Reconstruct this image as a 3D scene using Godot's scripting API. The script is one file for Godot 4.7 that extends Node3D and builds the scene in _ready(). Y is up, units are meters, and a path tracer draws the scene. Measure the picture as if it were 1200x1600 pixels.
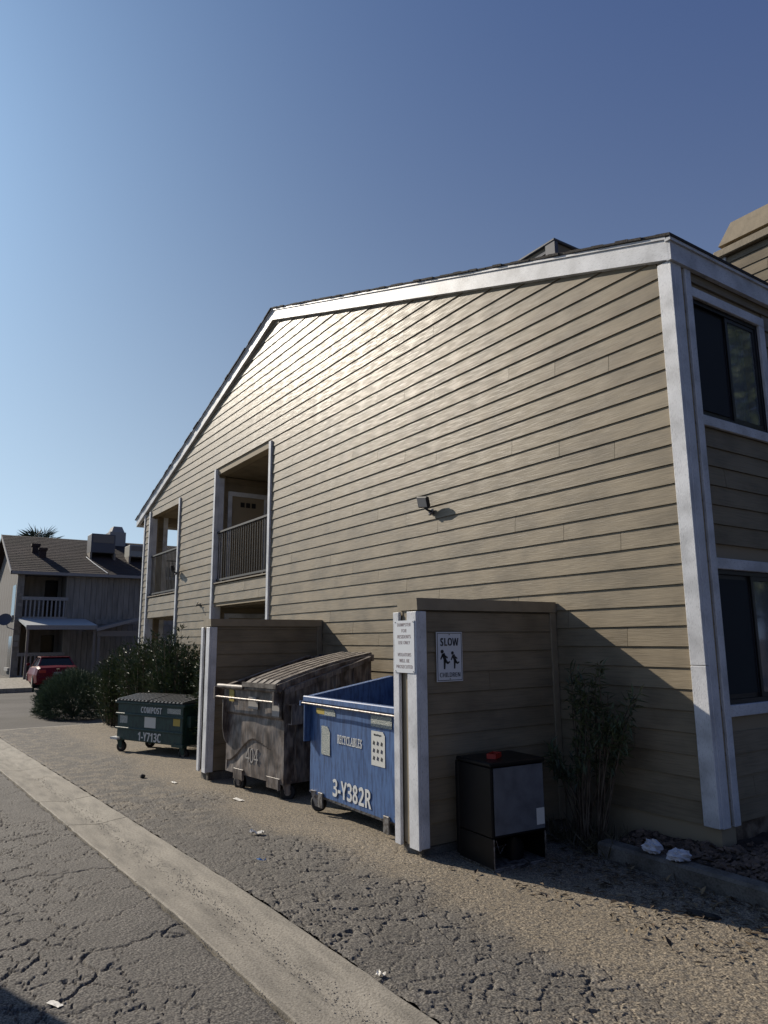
extends Node3D

# ---------------------------------------------------------------- mesh builder
class MB:
	var v := PackedVector3Array()
	var n := PackedVector3Array()
	var c := PackedColorArray()
	var colored := false
	var tint := Color(1, 1, 1)
	func tri(a: Vector3, b: Vector3, d: Vector3) -> void:
		var nn := (d - a).cross(b - a)
		if nn.length_squared() < 1e-16:
			return
		nn = nn.normalized()
		v.append(a); v.append(b); v.append(d)
		n.append(nn); n.append(nn); n.append(nn)
		if colored:
			c.append(tint); c.append(tint); c.append(tint)
	func trin(a: Vector3, b: Vector3, d: Vector3, na: Vector3, nb: Vector3, nd: Vector3) -> void:
		var nn := (d - a).cross(b - a)
		if nn.length_squared() < 1e-18:
			return
		if nn.dot(na + nb + nd) < 0.0:
			v.append(a); v.append(d); v.append(b)
			n.append(na); n.append(nd); n.append(nb)
		else:
			v.append(a); v.append(b); v.append(d)
			n.append(na); n.append(nb); n.append(nd)
		if colored:
			c.append(tint); c.append(tint); c.append(tint)
	func quad(a: Vector3, b: Vector3, d: Vector3, e: Vector3) -> void:
		tri(a, b, d)
		tri(a, d, e)
	func out_tri(a: Vector3, b: Vector3, d: Vector3, mid: Vector3) -> void:
		if (d - a).cross(b - a).dot((a + b + d) / 3.0 - mid) < 0.0:
			tri(a, d, b)
		else:
			tri(a, b, d)
	func out_quad(a: Vector3, b: Vector3, d: Vector3, e: Vector3, mid: Vector3) -> void:
		out_tri(a, b, d, mid)
		out_tri(a, d, e, mid)
	# eight corners: bottom four round, then top four round
	func hexa(p: Array) -> void:
		var mid := Vector3.ZERO
		for q in p:
			mid += q / 8.0
		out_quad(p[0], p[1], p[2], p[3], mid)
		out_quad(p[4], p[5], p[6], p[7], mid)
		for i in 4:
			var j := (i + 1) % 4
			out_quad(p[i], p[j], p[j + 4], p[i + 4], mid)
	func box(lo: Vector3, hi: Vector3) -> void:
		hexa([Vector3(lo.x, lo.y, lo.z), Vector3(hi.x, lo.y, lo.z), Vector3(hi.x, lo.y, hi.z), Vector3(lo.x, lo.y, hi.z),
			Vector3(lo.x, hi.y, lo.z), Vector3(hi.x, hi.y, lo.z), Vector3(hi.x, hi.y, hi.z), Vector3(lo.x, hi.y, hi.z)])
	func obox(t: Transform3D, s: Vector3) -> void:
		var h := s / 2.0
		var p := []
		for y in [-1, 1]:
			for q in [[-1, -1], [1, -1], [1, 1], [-1, 1]]:
				p.append(t * Vector3(q[0] * h.x, y * h.y, q[1] * h.z))
		hexa(p)
	# box with chamfered edges
	func cbox(lo: Vector3, hi: Vector3, b: float, t := Transform3D()) -> void:
		var m := (lo + hi) / 2.0
		var h := (hi - lo) / 2.0
		b = minf(b, minf(h.x, minf(h.y, h.z)) * 0.9)
		var cm := t * m
		var P := func(ax: int, sx: int, sy: int, sz: int) -> Vector3:
			var r := Vector3(sx * (h.x - (0.0 if ax == 0 else b)), sy * (h.y - (0.0 if ax == 1 else b)), sz * (h.z - (0.0 if ax == 2 else b)))
			return t * (m + r)
		for s in [-1, 1]:
			out_quad(P.call(0, s, -1, -1), P.call(0, s, 1, -1), P.call(0, s, 1, 1), P.call(0, s, -1, 1), cm)
			out_quad(P.call(1, -1, s, -1), P.call(1, 1, s, -1), P.call(1, 1, s, 1), P.call(1, -1, s, 1), cm)
			out_quad(P.call(2, -1, -1, s), P.call(2, 1, -1, s), P.call(2, 1, 1, s), P.call(2, -1, 1, s), cm)
		for s in [-1, 1]:
			for r in [-1, 1]:
				out_quad(P.call(0, s, r, -1), P.call(0, s, r, 1), P.call(1, s, r, 1), P.call(1, s, r, -1), cm)
				out_quad(P.call(0, s, -1, r), P.call(0, s, 1, r), P.call(2, s, 1, r), P.call(2, s, -1, r), cm)
				out_quad(P.call(1, -1, s, r), P.call(1, 1, s, r), P.call(2, 1, s, r), P.call(2, -1, s, r), cm)
				for q in [-1, 1]:
					out_tri(P.call(0, s, r, q), P.call(1, s, r, q), P.call(2, s, r, q), cm)
	# tube through points with a radius each
	func tube(p: Array, r: Array, k := 8, caps := true) -> void:
		var rings := []
		var norms := []
		for i in p.size():
			var a: Vector3 = p[maxi(i - 1, 0)]
			var b: Vector3 = p[mini(i + 1, p.size() - 1)]
			var d := (b - a).normalized()
			var s := d.cross(Vector3.UP if absf(d.y) < 0.9 else Vector3.RIGHT).normalized()
			var u := s.cross(d).normalized()
			var ring := []
			var nr := []
			for j in k:
				var w := TAU * j / k
				var o := s * cos(w) + u * sin(w)
				nr.append(o)
				ring.append(p[i] + o * float(r[i]))
			rings.append(ring)
			norms.append(nr)
		for i in p.size() - 1:
			for j in k:
				var j2 := (j + 1) % k
				trin(rings[i][j], rings[i][j2], rings[i + 1][j2], norms[i][j], norms[i][j2], norms[i + 1][j2])
				trin(rings[i][j], rings[i + 1][j2], rings[i + 1][j], norms[i][j], norms[i + 1][j2], norms[i + 1][j])
		if caps:
			for e in [0, p.size() - 1]:
				var o: Vector3 = p[e]
				var inward: Vector3 = p[1 if e == 0 else e - 1]
				for j in k:
					out_tri(o, rings[e][j], rings[e][(j + 1) % k], inward)
	# flat polygon in x,y extruded between z0 and z1
	func prism(poly: PackedVector2Array, z0: float, z1: float, t := Transform3D()) -> void:
		var idx := Geometry2D.triangulate_polygon(poly)
		for i in range(0, idx.size(), 3):
			var a := poly[idx[i]]
			var b := poly[idx[i + 1]]
			var d := poly[idx[i + 2]]
			for z in [z0, z1]:
				var n0: Vector3 = t.basis * Vector3(0, 0, 1 if z == maxf(z0, z1) else -1)
				trin(t * Vector3(a.x, a.y, z), t * Vector3(b.x, b.y, z), t * Vector3(d.x, d.y, z), n0, n0, n0)
		for i in poly.size():
			var a := poly[i]
			var b := poly[(i + 1) % poly.size()]
			quad(t * Vector3(a.x, a.y, z0), t * Vector3(b.x, b.y, z0), t * Vector3(b.x, b.y, z1), t * Vector3(a.x, a.y, z1))
	func leaf(o: Vector3, d: Vector3, up: Vector3, l: float, w: float) -> void:
		var s := d.cross(up)
		if s.length_squared() < 1e-6:
			s = d.cross(Vector3.RIGHT)
		s = s.normalized()
		var f := s.cross(d).normalized()
		var m := o + d * l * 0.45
		var tip := o + d * l - f * l * 0.10
		var a := m + s * w + f * w * 0.35
		var b := m - s * w + f * w * 0.35
		tri(o, a, tip)
		tri(o, tip, b)
	func disc(o: Vector3, ax: Vector3, r: float, k := 16) -> void:
		var s := ax.cross(Vector3.UP if absf(ax.y) < 0.9 else Vector3.RIGHT).normalized()
		var u := s.cross(ax).normalized()
		for j in k:
			var w0 := TAU * j / k
			var w1 := TAU * (j + 1) / k
			trin(o, o + (s * cos(w0) + u * sin(w0)) * r, o + (s * cos(w1) + u * sin(w1)) * r, ax, ax, ax)
	func mesh() -> ArrayMesh:
		var a := []
		a.resize(Mesh.ARRAY_MAX)
		a[Mesh.ARRAY_VERTEX] = v
		a[Mesh.ARRAY_NORMAL] = n
		if colored:
			a[Mesh.ARRAY_COLOR] = c
		var m := ArrayMesh.new()
		m.add_surface_from_arrays(Mesh.PRIMITIVE_TRIANGLES, a)
		return m

# ---------------------------------------------------------------- nodes
var M := {}
var T := {}
var rng := RandomNumberGenerator.new()

# one named mesh under a parent; the builder's points are in the parent's own axes
func part(parent: Node3D, called: String, mb: MB, m: Material) -> MeshInstance3D:
	var o := MeshInstance3D.new()
	o.name = called
	o.mesh = mb.mesh()
	o.material_override = m
	parent.add_child(o, true)
	return o

func group_part(parent: Node3D, called: String) -> Node3D:
	var o := Node3D.new()
	o.name = called
	parent.add_child(o, true)
	return o

func thing(called: String, label: String, category: String, at := Vector3.ZERO, turn := 0.0, group := "") -> Node3D:
	var o := Node3D.new()
	o.name = called
	add_child(o, true)
	o.position = at
	o.rotation.y = turn
	tag(o, label, category, group)
	return o

func tag(o: Node, label: String, category: String, group := "") -> void:
	o.set_meta("label", label)
	o.set_meta("category", category)
	if group:
		o.set_meta("group", group)

func struct(o: Node) -> Node:
	o.set_meta("kind", "structure")
	return o

func bx(parent: Node3D, called: String, lo: Vector3, hi: Vector3, m: Material, bevel := 0.0) -> MeshInstance3D:
	var b := MB.new()
	if bevel > 0.0:
		b.cbox(lo, hi, bevel)
	else:
		b.box(lo, hi)
	return part(parent, called, b, m)

func lettering(parent: Node3D, called: String, words: String, mid: Vector3, size: Vector2, m: Material, serif := false, turn := 0.0, thick := 0.003, bold := true) -> void:
	var tm := TextMesh.new()
	var f := SystemFont.new()
	f.font_names = PackedStringArray(["Droid Serif" if serif else "Droid Sans"])
	f.font_weight = 700 if bold else 400
	tm.font = f
	tm.text = words
	tm.font_size = 64
	tm.pixel_size = 0.01
	tm.depth = 0.1
	var box := tm.get_aabb()
	var o := MeshInstance3D.new()
	o.name = called
	o.mesh = tm
	o.material_override = m
	parent.add_child(o, true)
	var sc := Vector3(size.x / maxf(box.size.x, 0.01), size.y / maxf(box.size.y, 0.01), thick / 0.1)
	var bs := Basis(Vector3.UP, turn) * Basis.from_scale(sc)
	o.transform = Transform3D(bs, mid - bs * (box.position + box.size / 2.0))

func lin(r: float, g: float, b: float) -> Color:
	return Color(r, g, b).linear_to_srgb()

func mat(r: float, g: float, b: float, rough: float, opt := {}) -> StandardMaterial3D:
	var m := StandardMaterial3D.new()
	m.albedo_color = lin(r, g, b)
	m.roughness = rough
	m.metallic_specular = opt.get("spec", 0.5)
	m.metallic = opt.get("metal", 0.0)
	if opt.has("tex") or opt.has("bump") or opt.has("rtex"):
		m.uv1_triplanar = true
		m.uv1_world_triplanar = opt.get("world", true)
		m.uv1_triplanar_sharpness = 8.0
		m.uv1_scale = opt.get("scale", Vector3.ONE)
		m.uv1_offset = opt.get("offset", Vector3.ZERO)
	if opt.has("tex"):
		m.albedo_texture = T[opt.tex]
	if opt.has("rtex"):
		m.roughness_texture = T[opt.rtex]
	if opt.has("bump"):
		m.heightmap_enabled = true
		m.heightmap_texture = T[opt.bump]
		m.heightmap_scale = opt.get("depth", 0.2)
	if opt.has("detail"):
		m.detail_enabled = true
		m.detail_albedo = T[opt.detail]
		m.detail_blend_mode = BaseMaterial3D.BLEND_MODE_MUL
		m.detail_uv_layer = BaseMaterial3D.DETAIL_UV_2
		m.uv2_triplanar = true
		m.uv2_world_triplanar = opt.get("world", true)
		m.uv2_triplanar_sharpness = 8.0
		m.uv2_scale = opt.get("scale2", Vector3.ONE)
		m.uv2_offset = opt.get("offset2", Vector3.ZERO)
	if opt.get("vcol", false):
		m.vertex_color_use_as_albedo = true
	if opt.has("back"):
		m.backlight_enabled = true
		m.backlight = opt.back
	return m

func noise(kind: int, freq: float, sd: int, oct := 4) -> FastNoiseLite:
	var f := FastNoiseLite.new()
	f.noise_type = kind
	f.frequency = freq
	f.seed = sd
	f.fractal_type = FastNoiseLite.FRACTAL_FBM if oct > 1 else FastNoiseLite.FRACTAL_NONE
	f.fractal_octaves = oct
	return f

# a seamless grey noise, stretched through a ramp of [place, colour] stops
func ramp_tex(f: FastNoiseLite, w: int, h: int, stops: Array) -> ImageTexture:
	var im := f.get_seamless_image(w, h)
	im.convert(Image.FORMAT_L8)
	var src := im.get_data()
	var g := Gradient.new()
	var offs := PackedFloat32Array()
	var cols := PackedColorArray()
	for s in stops:
		offs.append(s[0])
		cols.append(s[1])
	g.offsets = offs
	g.colors = cols
	var lut := PackedByteArray()
	for i in 256:
		var q := g.sample(i / 255.0)
		lut.append(int(clampf(q.r, 0, 1) * 255))
		lut.append(int(clampf(q.g, 0, 1) * 255))
		lut.append(int(clampf(q.b, 0, 1) * 255))
	var dst := PackedByteArray()
	dst.resize(src.size() * 3)
	for i in src.size():
		var k := src[i] * 3
		dst[i * 3] = lut[k]
		dst[i * 3 + 1] = lut[k + 1]
		dst[i * 3 + 2] = lut[k + 2]
	return ImageTexture.create_from_image(Image.create_from_data(w, h, false, Image.FORMAT_RGB8, dst))

func grey(x: float) -> Color:
	return Color(x, x, x)

# ---------------------------------------------------------------- the lie of the land
func gy(x: float) -> float:
	if x > -16.0:
		return -0.025 * maxf(0.0, -x - 4.4)
	if x > -30.0:
		return -0.29 - 0.005 * (-x - 16.0)
	return lerpf(-0.36, -0.02, clampf((-x - 30.0) / 7.0, 0.0, 1.0))
func gut_r(x: float) -> float:
	return -2.02 + 0.016 * (-x - 3.0)
func gut_l(x: float) -> float:
	return -1.52 + 0.026 * (-x - 3.0)

const SUN := Vector3(-1.0, 0.615, 0.35)
const D := -4.87        # plane of the gable wall
const XR := -3.05       # right corner
const XL := -18.22      # left corner
const PX := -10.59      # ridge
const EXPO := 0.1565    # courses of siding
const Y0 := 0.28

func rake_top(x: float) -> float:
	return 4.79 + 0.333 * (-3.03 - x) if x > PX else 4.782 + 0.306 * (x + 18.84)

func sky_texture() -> ImageTexture:
	var w := 512
	var h := 256
	var im := Image.create(w, h, false, Image.FORMAT_RGBF)
	var s := SUN.normalized()
	for y in h:
		var el := (0.5 - (y + 0.5) / h) * PI
		for x in w:
			var az := ((x + 0.5) / w) * TAU
			# Godot's panorama starts at -Z and turns towards +X
			var d := Vector3(sin(az) * cos(el), sin(el), -cos(az) * cos(el))
			var ang := acos(clampf(d.dot(s), -1, 1))
			var hz := exp(-maxf(el, 0.0) / 0.3) * exp(-ang / 1.3)
			var gl := exp(-ang / 0.3)
			im.set_pixel(x, y, Color(0.022 + 1.074 * hz + 0.515 * gl, 0.053 + 1.312 * hz + 0.833 * gl, 0.191 + 1.28 * hz + 1.168 * gl))
	return ImageTexture.create_from_image(im)

func _ready() -> void:
	rng.seed = 7
	# ------------------------------------------------ camera, sky, sun, exposure
	var cam := Camera3D.new()
	cam.name = "camera"
	add_child(cam)
	cam.position = Vector3(0, 1.6, 0)
	cam.basis = Basis(Vector3.UP, deg_to_rad(56.0155)) * Basis(Vector3.RIGHT, deg_to_rad(10.2764)) * Basis(Vector3.BACK, deg_to_rad(-0.459))
	cam.fov = 72.113
	cam.near = 0.05
	cam.far = 1500.0
	cam.current = true
	var we := WorldEnvironment.new()
	we.name = "world"
	var env := Environment.new()
	env.background_mode = Environment.BG_SKY
	var sky := Sky.new()
	var pano := PanoramaSkyMaterial.new()
	pano.panorama = sky_texture()
	sky.sky_material = pano
	env.sky = sky
	env.background_energy_multiplier = 0.91
	env.tonemap_mode = Environment.TONE_MAPPER_LINEAR
	env.tonemap_exposure = 1.1
	env.sdfgi_enabled = true
	env.ssao_enabled = true
	env.ssil_enabled = true
	we.environment = env
	add_child(we)
	var sun := DirectionalLight3D.new()
	sun.name = "sun"
	sun.light_energy = 1.6
	sun.light_color = Color(1.0, 0.955, 0.885)
	sun.light_angular_distance = 0.5
	sun.shadow_enabled = true
	add_child(sun)
	sun.look_at_from_position(SUN.normalized() * 50.0, Vector3.ZERO, Vector3.UP)
	textures()
	materials()
	# ------------------------------------------------ structure
	grounds()
	main_building()
	enclosure("dumpster_enclosure", "tan lap-sided dumpster enclosure wall carrying the SLOW CHILDREN sign", -4.45, -3.29, 0.075, 1.92, 0.0)
	enclosure("dumpster_enclosure_001", "tan lap-sided dumpster enclosure wall between the green compost bin and brown dumpster", -8.79, -3.23, 0.005, 1.878, gy(-8.79))
	neighbour()
	# ------------------------------------------------ objects
	signs()
	blue_dumpster()
	brown_dumpster()
	compost_dumpster()
	fridge()
	wall_fixtures()
	rooftop_cooler()
	plants()
	red_car()
	litter()
	added_block_wall()
	shade_trees()

# ---------------------------------------------------------------- textures and materials
func textures() -> void:
	var S := FastNoiseLite.TYPE_SIMPLEX_SMOOTH
	T.grain = ramp_tex(noise(S, 0.02, 3, 5), 512, 512, [[0.0, grey(0)], [0.35, grey(0.25)], [0.6, grey(0.75)], [1.0, grey(1)]])
	T.sheen = ramp_tex(noise(S, 0.014, 4, 4), 512, 512, [[0.0, grey(0.60)], [0.38, grey(0.80)], [0.58, grey(1.0)], [1.0, grey(1.0)]])
	T.woodtone = ramp_tex(noise(S, 0.012, 5, 4), 512, 512, [[0.0, grey(0.88)], [0.45, grey(0.96)], [1.0, grey(1.0)]])
	T.blotch = ramp_tex(noise(S, 0.008, 8, 4), 512, 512, [[0.0, grey(0.78)], [0.5, grey(0.92)], [1.0, grey(1.0)]])
	T.paint = ramp_tex(noise(S, 0.05, 12, 4), 512, 512, [[0.0, grey(0.74)], [0.3, grey(0.95)], [1.0, grey(1.0)]])
	T.fleck = ramp_tex(noise(S, 0.09, 14, 3), 512, 512, [[0.0, grey(0)], [0.5, grey(0.5)], [1.0, grey(1)]])
	T.aggregate = ramp_tex(noise(S, 0.16, 21, 3), 1024, 1024, [[0.0, Color(0.38, 0.37, 0.36)], [0.36, Color(0.64, 0.63, 0.62)], [0.55, Color(0.84, 0.83, 0.81)], [0.72, Color(1, 0.99, 0.96)], [1.0, Color(1, 1, 1)]])
	T.aggbump = ramp_tex(noise(S, 0.07, 22, 5), 1024, 1024, [[0.0, grey(0)], [1.0, grey(1)]])
	T.stain = ramp_tex(noise(S, 0.006, 31, 5), 512, 512, [[0.0, Color(0.62, 0.60, 0.58)], [0.4, Color(0.86, 0.85, 0.84)], [0.7, Color(1, 1, 1)]])
	T.concrete = ramp_tex(noise(S, 0.1, 33, 4), 512, 512, [[0.0, Color(0.72, 0.71, 0.70)], [0.5, Color(0.92, 0.92, 0.91)], [1.0, Color(1, 1, 1)]])
	T.rust = ramp_tex(noise(S, 0.012, 41, 5), 512, 512, [[0.0, Color(0.42, 0.38, 0.36)], [0.38, Color(0.72, 0.68, 0.65)], [0.6, Color(0.92, 0.90, 0.88)], [1.0, Color(1, 1, 1)]])
	T.streak = ramp_tex(noise(S, 0.03, 43, 4), 512, 512, [[0.0, Color(0.60, 0.64, 0.70)], [0.42, Color(0.86, 0.88, 0.92)], [0.62, Color(0.97, 0.98, 1)], [1.0, Color(1, 1, 1)]])
	T.shingle = ramp_tex(noise(S, 0.06, 51, 3), 512, 512, [[0.0, Color(0.55, 0.52, 0.5)], [1.0, Color(1, 1, 1)]])
	T.print = ramp_tex(noise(FastNoiseLite.TYPE_CELLULAR, 0.09, 61, 1), 256, 256, [[0.0, Color(0.1, 0.15, 0.2)], [0.25, Color(0.3, 0.4, 0.45)], [0.4, Color(0.95, 0.95, 0.92)], [1.0, Color(1, 1, 1)]])

func materials() -> void:
	var gs := Vector3(0.42, 9.0, 0.42)
	M.siding = []
	for i in 5:
		var k: float = [1.0, 0.965, 1.03, 0.985, 1.015][i]
		M.siding.append(mat(0.288 * k, 0.234 * k, 0.155 * k, 0.60, {"spec": 0.40, "rtex": "sheen", "tex": "woodtone", "bump": "grain", "depth": 0.06, "scale": gs, "offset": Vector3(0.17 * i, 0.31 * i, 0.23 * i), "detail": "blotch", "scale2": Vector3(0.35, 0.5, 0.35), "offset2": Vector3(0.13 * i, 0.0, 0.0)}))
	M.tan = mat(0.288, 0.234, 0.155, 0.55, {"tex": "woodtone", "bump": "grain", "depth": 0.1, "scale": Vector3(0.8, 0.8, 0.8)})
	M.backing = mat(0.288, 0.234, 0.155, 0.8)
	M.white = mat(0.78, 0.79, 0.81, 0.5, {"tex": "paint", "bump": "fleck", "depth": 0.13, "scale": Vector3(3.4, 1.0, 3.4), "detail": "blotch", "scale2": Vector3(0.6, 0.6, 0.6)})
	M.whiteh = mat(0.76, 0.77, 0.79, 0.5, {"tex": "paint", "bump": "fleck", "depth": 0.09, "scale": Vector3(0.9, 3.0, 0.9), "detail": "blotch", "scale2": Vector3(0.6, 0.6, 0.6)})
	M.interior = mat(0.288, 0.234, 0.155, 0.8, {"tex": "blotch", "scale": Vector3(0.5, 0.5, 0.5)})
	M.doorpaint = mat(0.30, 0.242, 0.16, 0.6)
	M.shingle = mat(0.075, 0.068, 0.062, 0.95, {"tex": "shingle", "bump": "fleck", "depth": 0.4, "scale": Vector3(1.2, 1.2, 1.2)})
	M.foundation = mat(0.23, 0.185, 0.135, 0.85, {"tex": "rust", "bump": "fleck", "depth": 0.4, "scale": Vector3(0.9, 0.9, 0.9)})
	M.blackmetal = mat(0.014, 0.014, 0.016, 0.6)
	M.bronze = mat(0.012, 0.011, 0.012, 0.4)
	M.glass = StandardMaterial3D.new()
	M.glass.transparency = BaseMaterial3D.TRANSPARENCY_ALPHA
	M.glass.albedo_color = Color(0.6, 0.65, 0.7, 0.12)
	M.glass.roughness = 0.05
	M.screen = mat(0.012, 0.016, 0.020, 0.8)
	M.curtain = mat(0.10, 0.11, 0.13, 0.9)
	M.asphalt = mat(1, 1, 1, 0.88, {"vcol": true, "tex": "aggregate", "bump": "aggbump", "depth": 0.42, "scale": Vector3(0.42, 0.42, 0.42), "spec": 0.4})
	M.farground = mat(0.135, 0.122, 0.108, 0.92, {"tex": "aggregate", "bump": "aggbump", "depth": 0.4, "scale": Vector3(0.4, 0.4, 0.4), "detail": "stain", "scale2": Vector3(0.07, 0.07, 0.07)})
	M.concrete = mat(0.395, 0.36, 0.30, 0.88, {"tex": "concrete", "bump": "aggbump", "depth": 0.16, "scale": Vector3(0.9, 0.9, 0.9), "detail": "blotch", "scale2": Vector3(0.35, 0.5, 1.6)})
	M.concrete2 = mat(0.375, 0.34, 0.283, 0.88, {"tex": "concrete", "bump": "aggbump", "depth": 0.16, "scale": Vector3(0.9, 0.9, 0.9), "offset": Vector3(0.4, 0.2, 0.7), "detail": "blotch", "scale2": Vector3(0.35, 0.5, 1.6), "offset2": Vector3(0.3, 0.1, 0.6)})
	M.kerb = mat(0.20, 0.185, 0.165, 0.92, {"tex": "concrete", "bump": "aggbump", "depth": 0.3, "scale": Vector3(0.9, 0.9, 0.9), "detail": "stain", "scale2": Vector3(0.9, 0.9, 0.9)})
	M.soil = mat(0.075, 0.055, 0.04, 0.98, {"tex": "rust", "bump": "aggbump", "depth": 1.5, "scale": Vector3(0.8, 0.8, 0.8)})
	M.mulch = mat(1, 1, 1, 0.95, {"vcol": true})
	M.blue = mat(0.062, 0.135, 0.30, 0.5, {"world": false, "tex": "streak", "scale": Vector3(1.6, 0.22, 1.6), "detail": "paint", "scale2": Vector3(1.1, 0.5, 1.1)})
	M.brown = mat(0.285, 0.24, 0.20, 0.55, {"world": false, "tex": "streak", "scale": Vector3(1.9, 0.3, 1.9), "detail": "rust", "scale2": Vector3(0.9, 0.6, 0.9)})
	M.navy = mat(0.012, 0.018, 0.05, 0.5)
	M.lid = mat(0.22, 0.195, 0.165, 0.55, {"world": false, "tex": "rust", "scale": Vector3(1.2, 1.2, 1.2)})
	M.steel = mat(0.38, 0.37, 0.36, 0.5, {"metal": 0.6, "world": false, "tex": "rust", "scale": Vector3(3, 3, 3)})
	M.rubber = mat(0.018, 0.017, 0.016, 0.8)
	M.green = mat(0.014, 0.050, 0.040, 0.6, {"world": false, "tex": "streak", "scale": Vector3(1.2, 0.4, 1.2), "detail": "paint", "scale2": Vector3(1, 0.6, 1)})
	M.greenlid = mat(0.02, 0.022, 0.022, 0.5)
	M.sunlitrib = mat(0.10, 0.10, 0.095, 0.4)  # lighter than the lid sheet: sun glare on the ribs, put into the grey
	M.dullsteel = mat(0.20, 0.20, 0.20, 0.6, {"metal": 0.3, "world": false, "tex": "rust", "scale": Vector3(3, 3, 3)})
	M.stencil = mat(0.62, 0.63, 0.62, 0.7, {"tex": "paint", "scale": Vector3(4, 4, 4)})
	M.scrawl = mat(0.42, 0.39, 0.35, 0.8, {"tex": "paint", "scale": Vector3(6, 6, 6)})
	M.sticker = mat(0.62, 0.62, 0.58, 0.6, {"tex": "paint", "scale": Vector3(5, 5, 5)})
	M.stickerprint = mat(0.55, 0.56, 0.53, 0.6, {"tex": "print", "scale": Vector3(5, 5, 5)})
	M.stickeryellow = mat(0.45, 0.34, 0.06, 0.6, {"tex": "paint", "scale": Vector3(5, 5, 5)})
	M.ink = mat(0.02, 0.022, 0.025, 0.6)
	M.inkred = mat(0.20, 0.125, 0.115, 0.6)
	M.signwhite = mat(0.66, 0.68, 0.70, 0.45)
	M.fridgeblack = mat(0.005, 0.005, 0.006, 0.4, {"spec": 0.3})
	M.fridgegrey = mat(0.115, 0.125, 0.145, 0.5, {"tex": "blotch", "scale": Vector3(1.5, 1.5, 1.5)})
	M.red = mat(0.36, 0.022, 0.012, 0.45)
	M.oleander = mat(1, 1, 1, 0.56, {"vcol": true, "back": Color(0.18, 0.22, 0.08)})
	M.juniper = mat(1, 1, 1, 0.7, {"vcol": true})
	M.bark = mat(0.16, 0.13, 0.095, 0.9, {"tex": "rust", "scale": Vector3(3, 1, 3)})
	M.deadleaf = mat(1, 1, 1, 0.85, {"vcol": true})
	M.ngrey = []
	for i in 4:
		var k: float = [1.0, 0.94, 1.05, 0.98][i]
		M.ngrey.append(mat(0.28 * k, 0.262 * k, 0.23 * k, 0.85, {"tex": "blotch", "scale": Vector3(0.9, 0.15, 0.9), "offset": Vector3(0.2 * i, 0.1 * i, 0.3 * i)}))
	M.nworn = mat(0.19, 0.19, 0.19, 0.9, {"tex": "rust", "scale": Vector3(0.9, 0.12, 0.9)})
	M.ntrim = mat(0.30, 0.295, 0.285, 0.8, {"tex": "paint", "scale": Vector3(0.5, 0.5, 0.5)})
	M.nroof = mat(0.085, 0.058, 0.05, 0.95, {"tex": "shingle", "bump": "fleck", "depth": 1.0, "scale": Vector3(0.5, 0.5, 0.5), "detail": "stain", "scale2": Vector3(0.12, 0.12, 0.12)})
	M.galv = mat(0.46, 0.48, 0.47, 0.5)
	M.npost = mat(0.20, 0.18, 0.155, 0.8)
	M.acgrey = mat(0.085, 0.09, 0.105, 0.6)
	M.acpale = mat(0.28, 0.29, 0.27, 0.7)
	M.carred = mat(0.13, 0.010, 0.017, 0.38, {"spec": 0.2})
	M.carred.clearcoat_enabled = true
	M.carred.clearcoat = 0.1
	M.carred.clearcoat_roughness = 0.05
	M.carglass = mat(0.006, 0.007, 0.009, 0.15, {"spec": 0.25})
	M.chrome = mat(0.6, 0.6, 0.6, 0.2, {"metal": 1.0})
	M.palm = mat(1, 1, 1, 0.6, {"vcol": true})
	M.bag = mat(0.52, 0.52, 0.56, 0.45, {"back": Color(0.4, 0.4, 0.4)})
	M.lens = mat(0.22, 0.22, 0.22, 0.3)
	M.block = mat(0.30, 0.27, 0.23, 0.9, {"tex": "concrete", "bump": "aggbump", "depth": 0.3, "scale": Vector3(1, 1, 1)})
	M.paper = mat(0.70, 0.67, 0.60, 0.8)
	M.bluescrap = mat(0.10, 0.25, 0.50, 0.6)

# ---------------------------------------------------------------- ground
func sheet(called: String, xs: PackedFloat32Array, rows: int, zfun: Callable, hfun: Callable, m: Material) -> MeshInstance3D:
	var v := PackedVector3Array()
	var c := PackedColorArray()
	for x in xs:
		for j in rows:
			var z: float = zfun.call(x, float(j) / (rows - 1))
			var q: Array = hfun.call(x, z)
			v.append(Vector3(x, q[0], z))
			c.append(q[1])
	var n := PackedVector3Array()
	n.resize(v.size())
	var idx := PackedInt32Array()
	for i in xs.size():
		for j in rows:
			var k := i * rows + j
			var a := v[mini(i + 1, xs.size() - 1) * rows + j] - v[maxi(i - 1, 0) * rows + j]
			var b := v[i * rows + mini(j + 1, rows - 1)] - v[i * rows + maxi(j - 1, 0)]
			var nn := a.cross(b)
			n[k] = (nn if nn.y > 0 else -nn).normalized()
			if i < xs.size() - 1 and j < rows - 1:
				var p := k + rows
				# clockwise from above
				if ((v[k + 1] - v[k]).cross(v[p] - v[k])).y < 0:
					idx.append_array([k, k + 1, p, k + 1, p + 1, p])
				else:
					idx.append_array([k, p, k + 1, k + 1, p, p + 1])
	var arr := []
	arr.resize(Mesh.ARRAY_MAX)
	arr[Mesh.ARRAY_VERTEX] = v
	arr[Mesh.ARRAY_NORMAL] = n
	arr[Mesh.ARRAY_COLOR] = c
	arr[Mesh.ARRAY_INDEX] = idx
	var am := ArrayMesh.new()
	am.add_surface_from_arrays(Mesh.PRIMITIVE_TRIANGLES, arr)
	var o := MeshInstance3D.new()
	o.name = called
	o.mesh = am
	o.material_override = m
	add_child(o)
	struct(o)
	return o

var n_cell: FastNoiseLite
var n_cellv: FastNoiseLite
var n_big: FastNoiseLite
var n_mid: FastNoiseLite
var n_fine: FastNoiseLite
var n_long: FastNoiseLite

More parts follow.
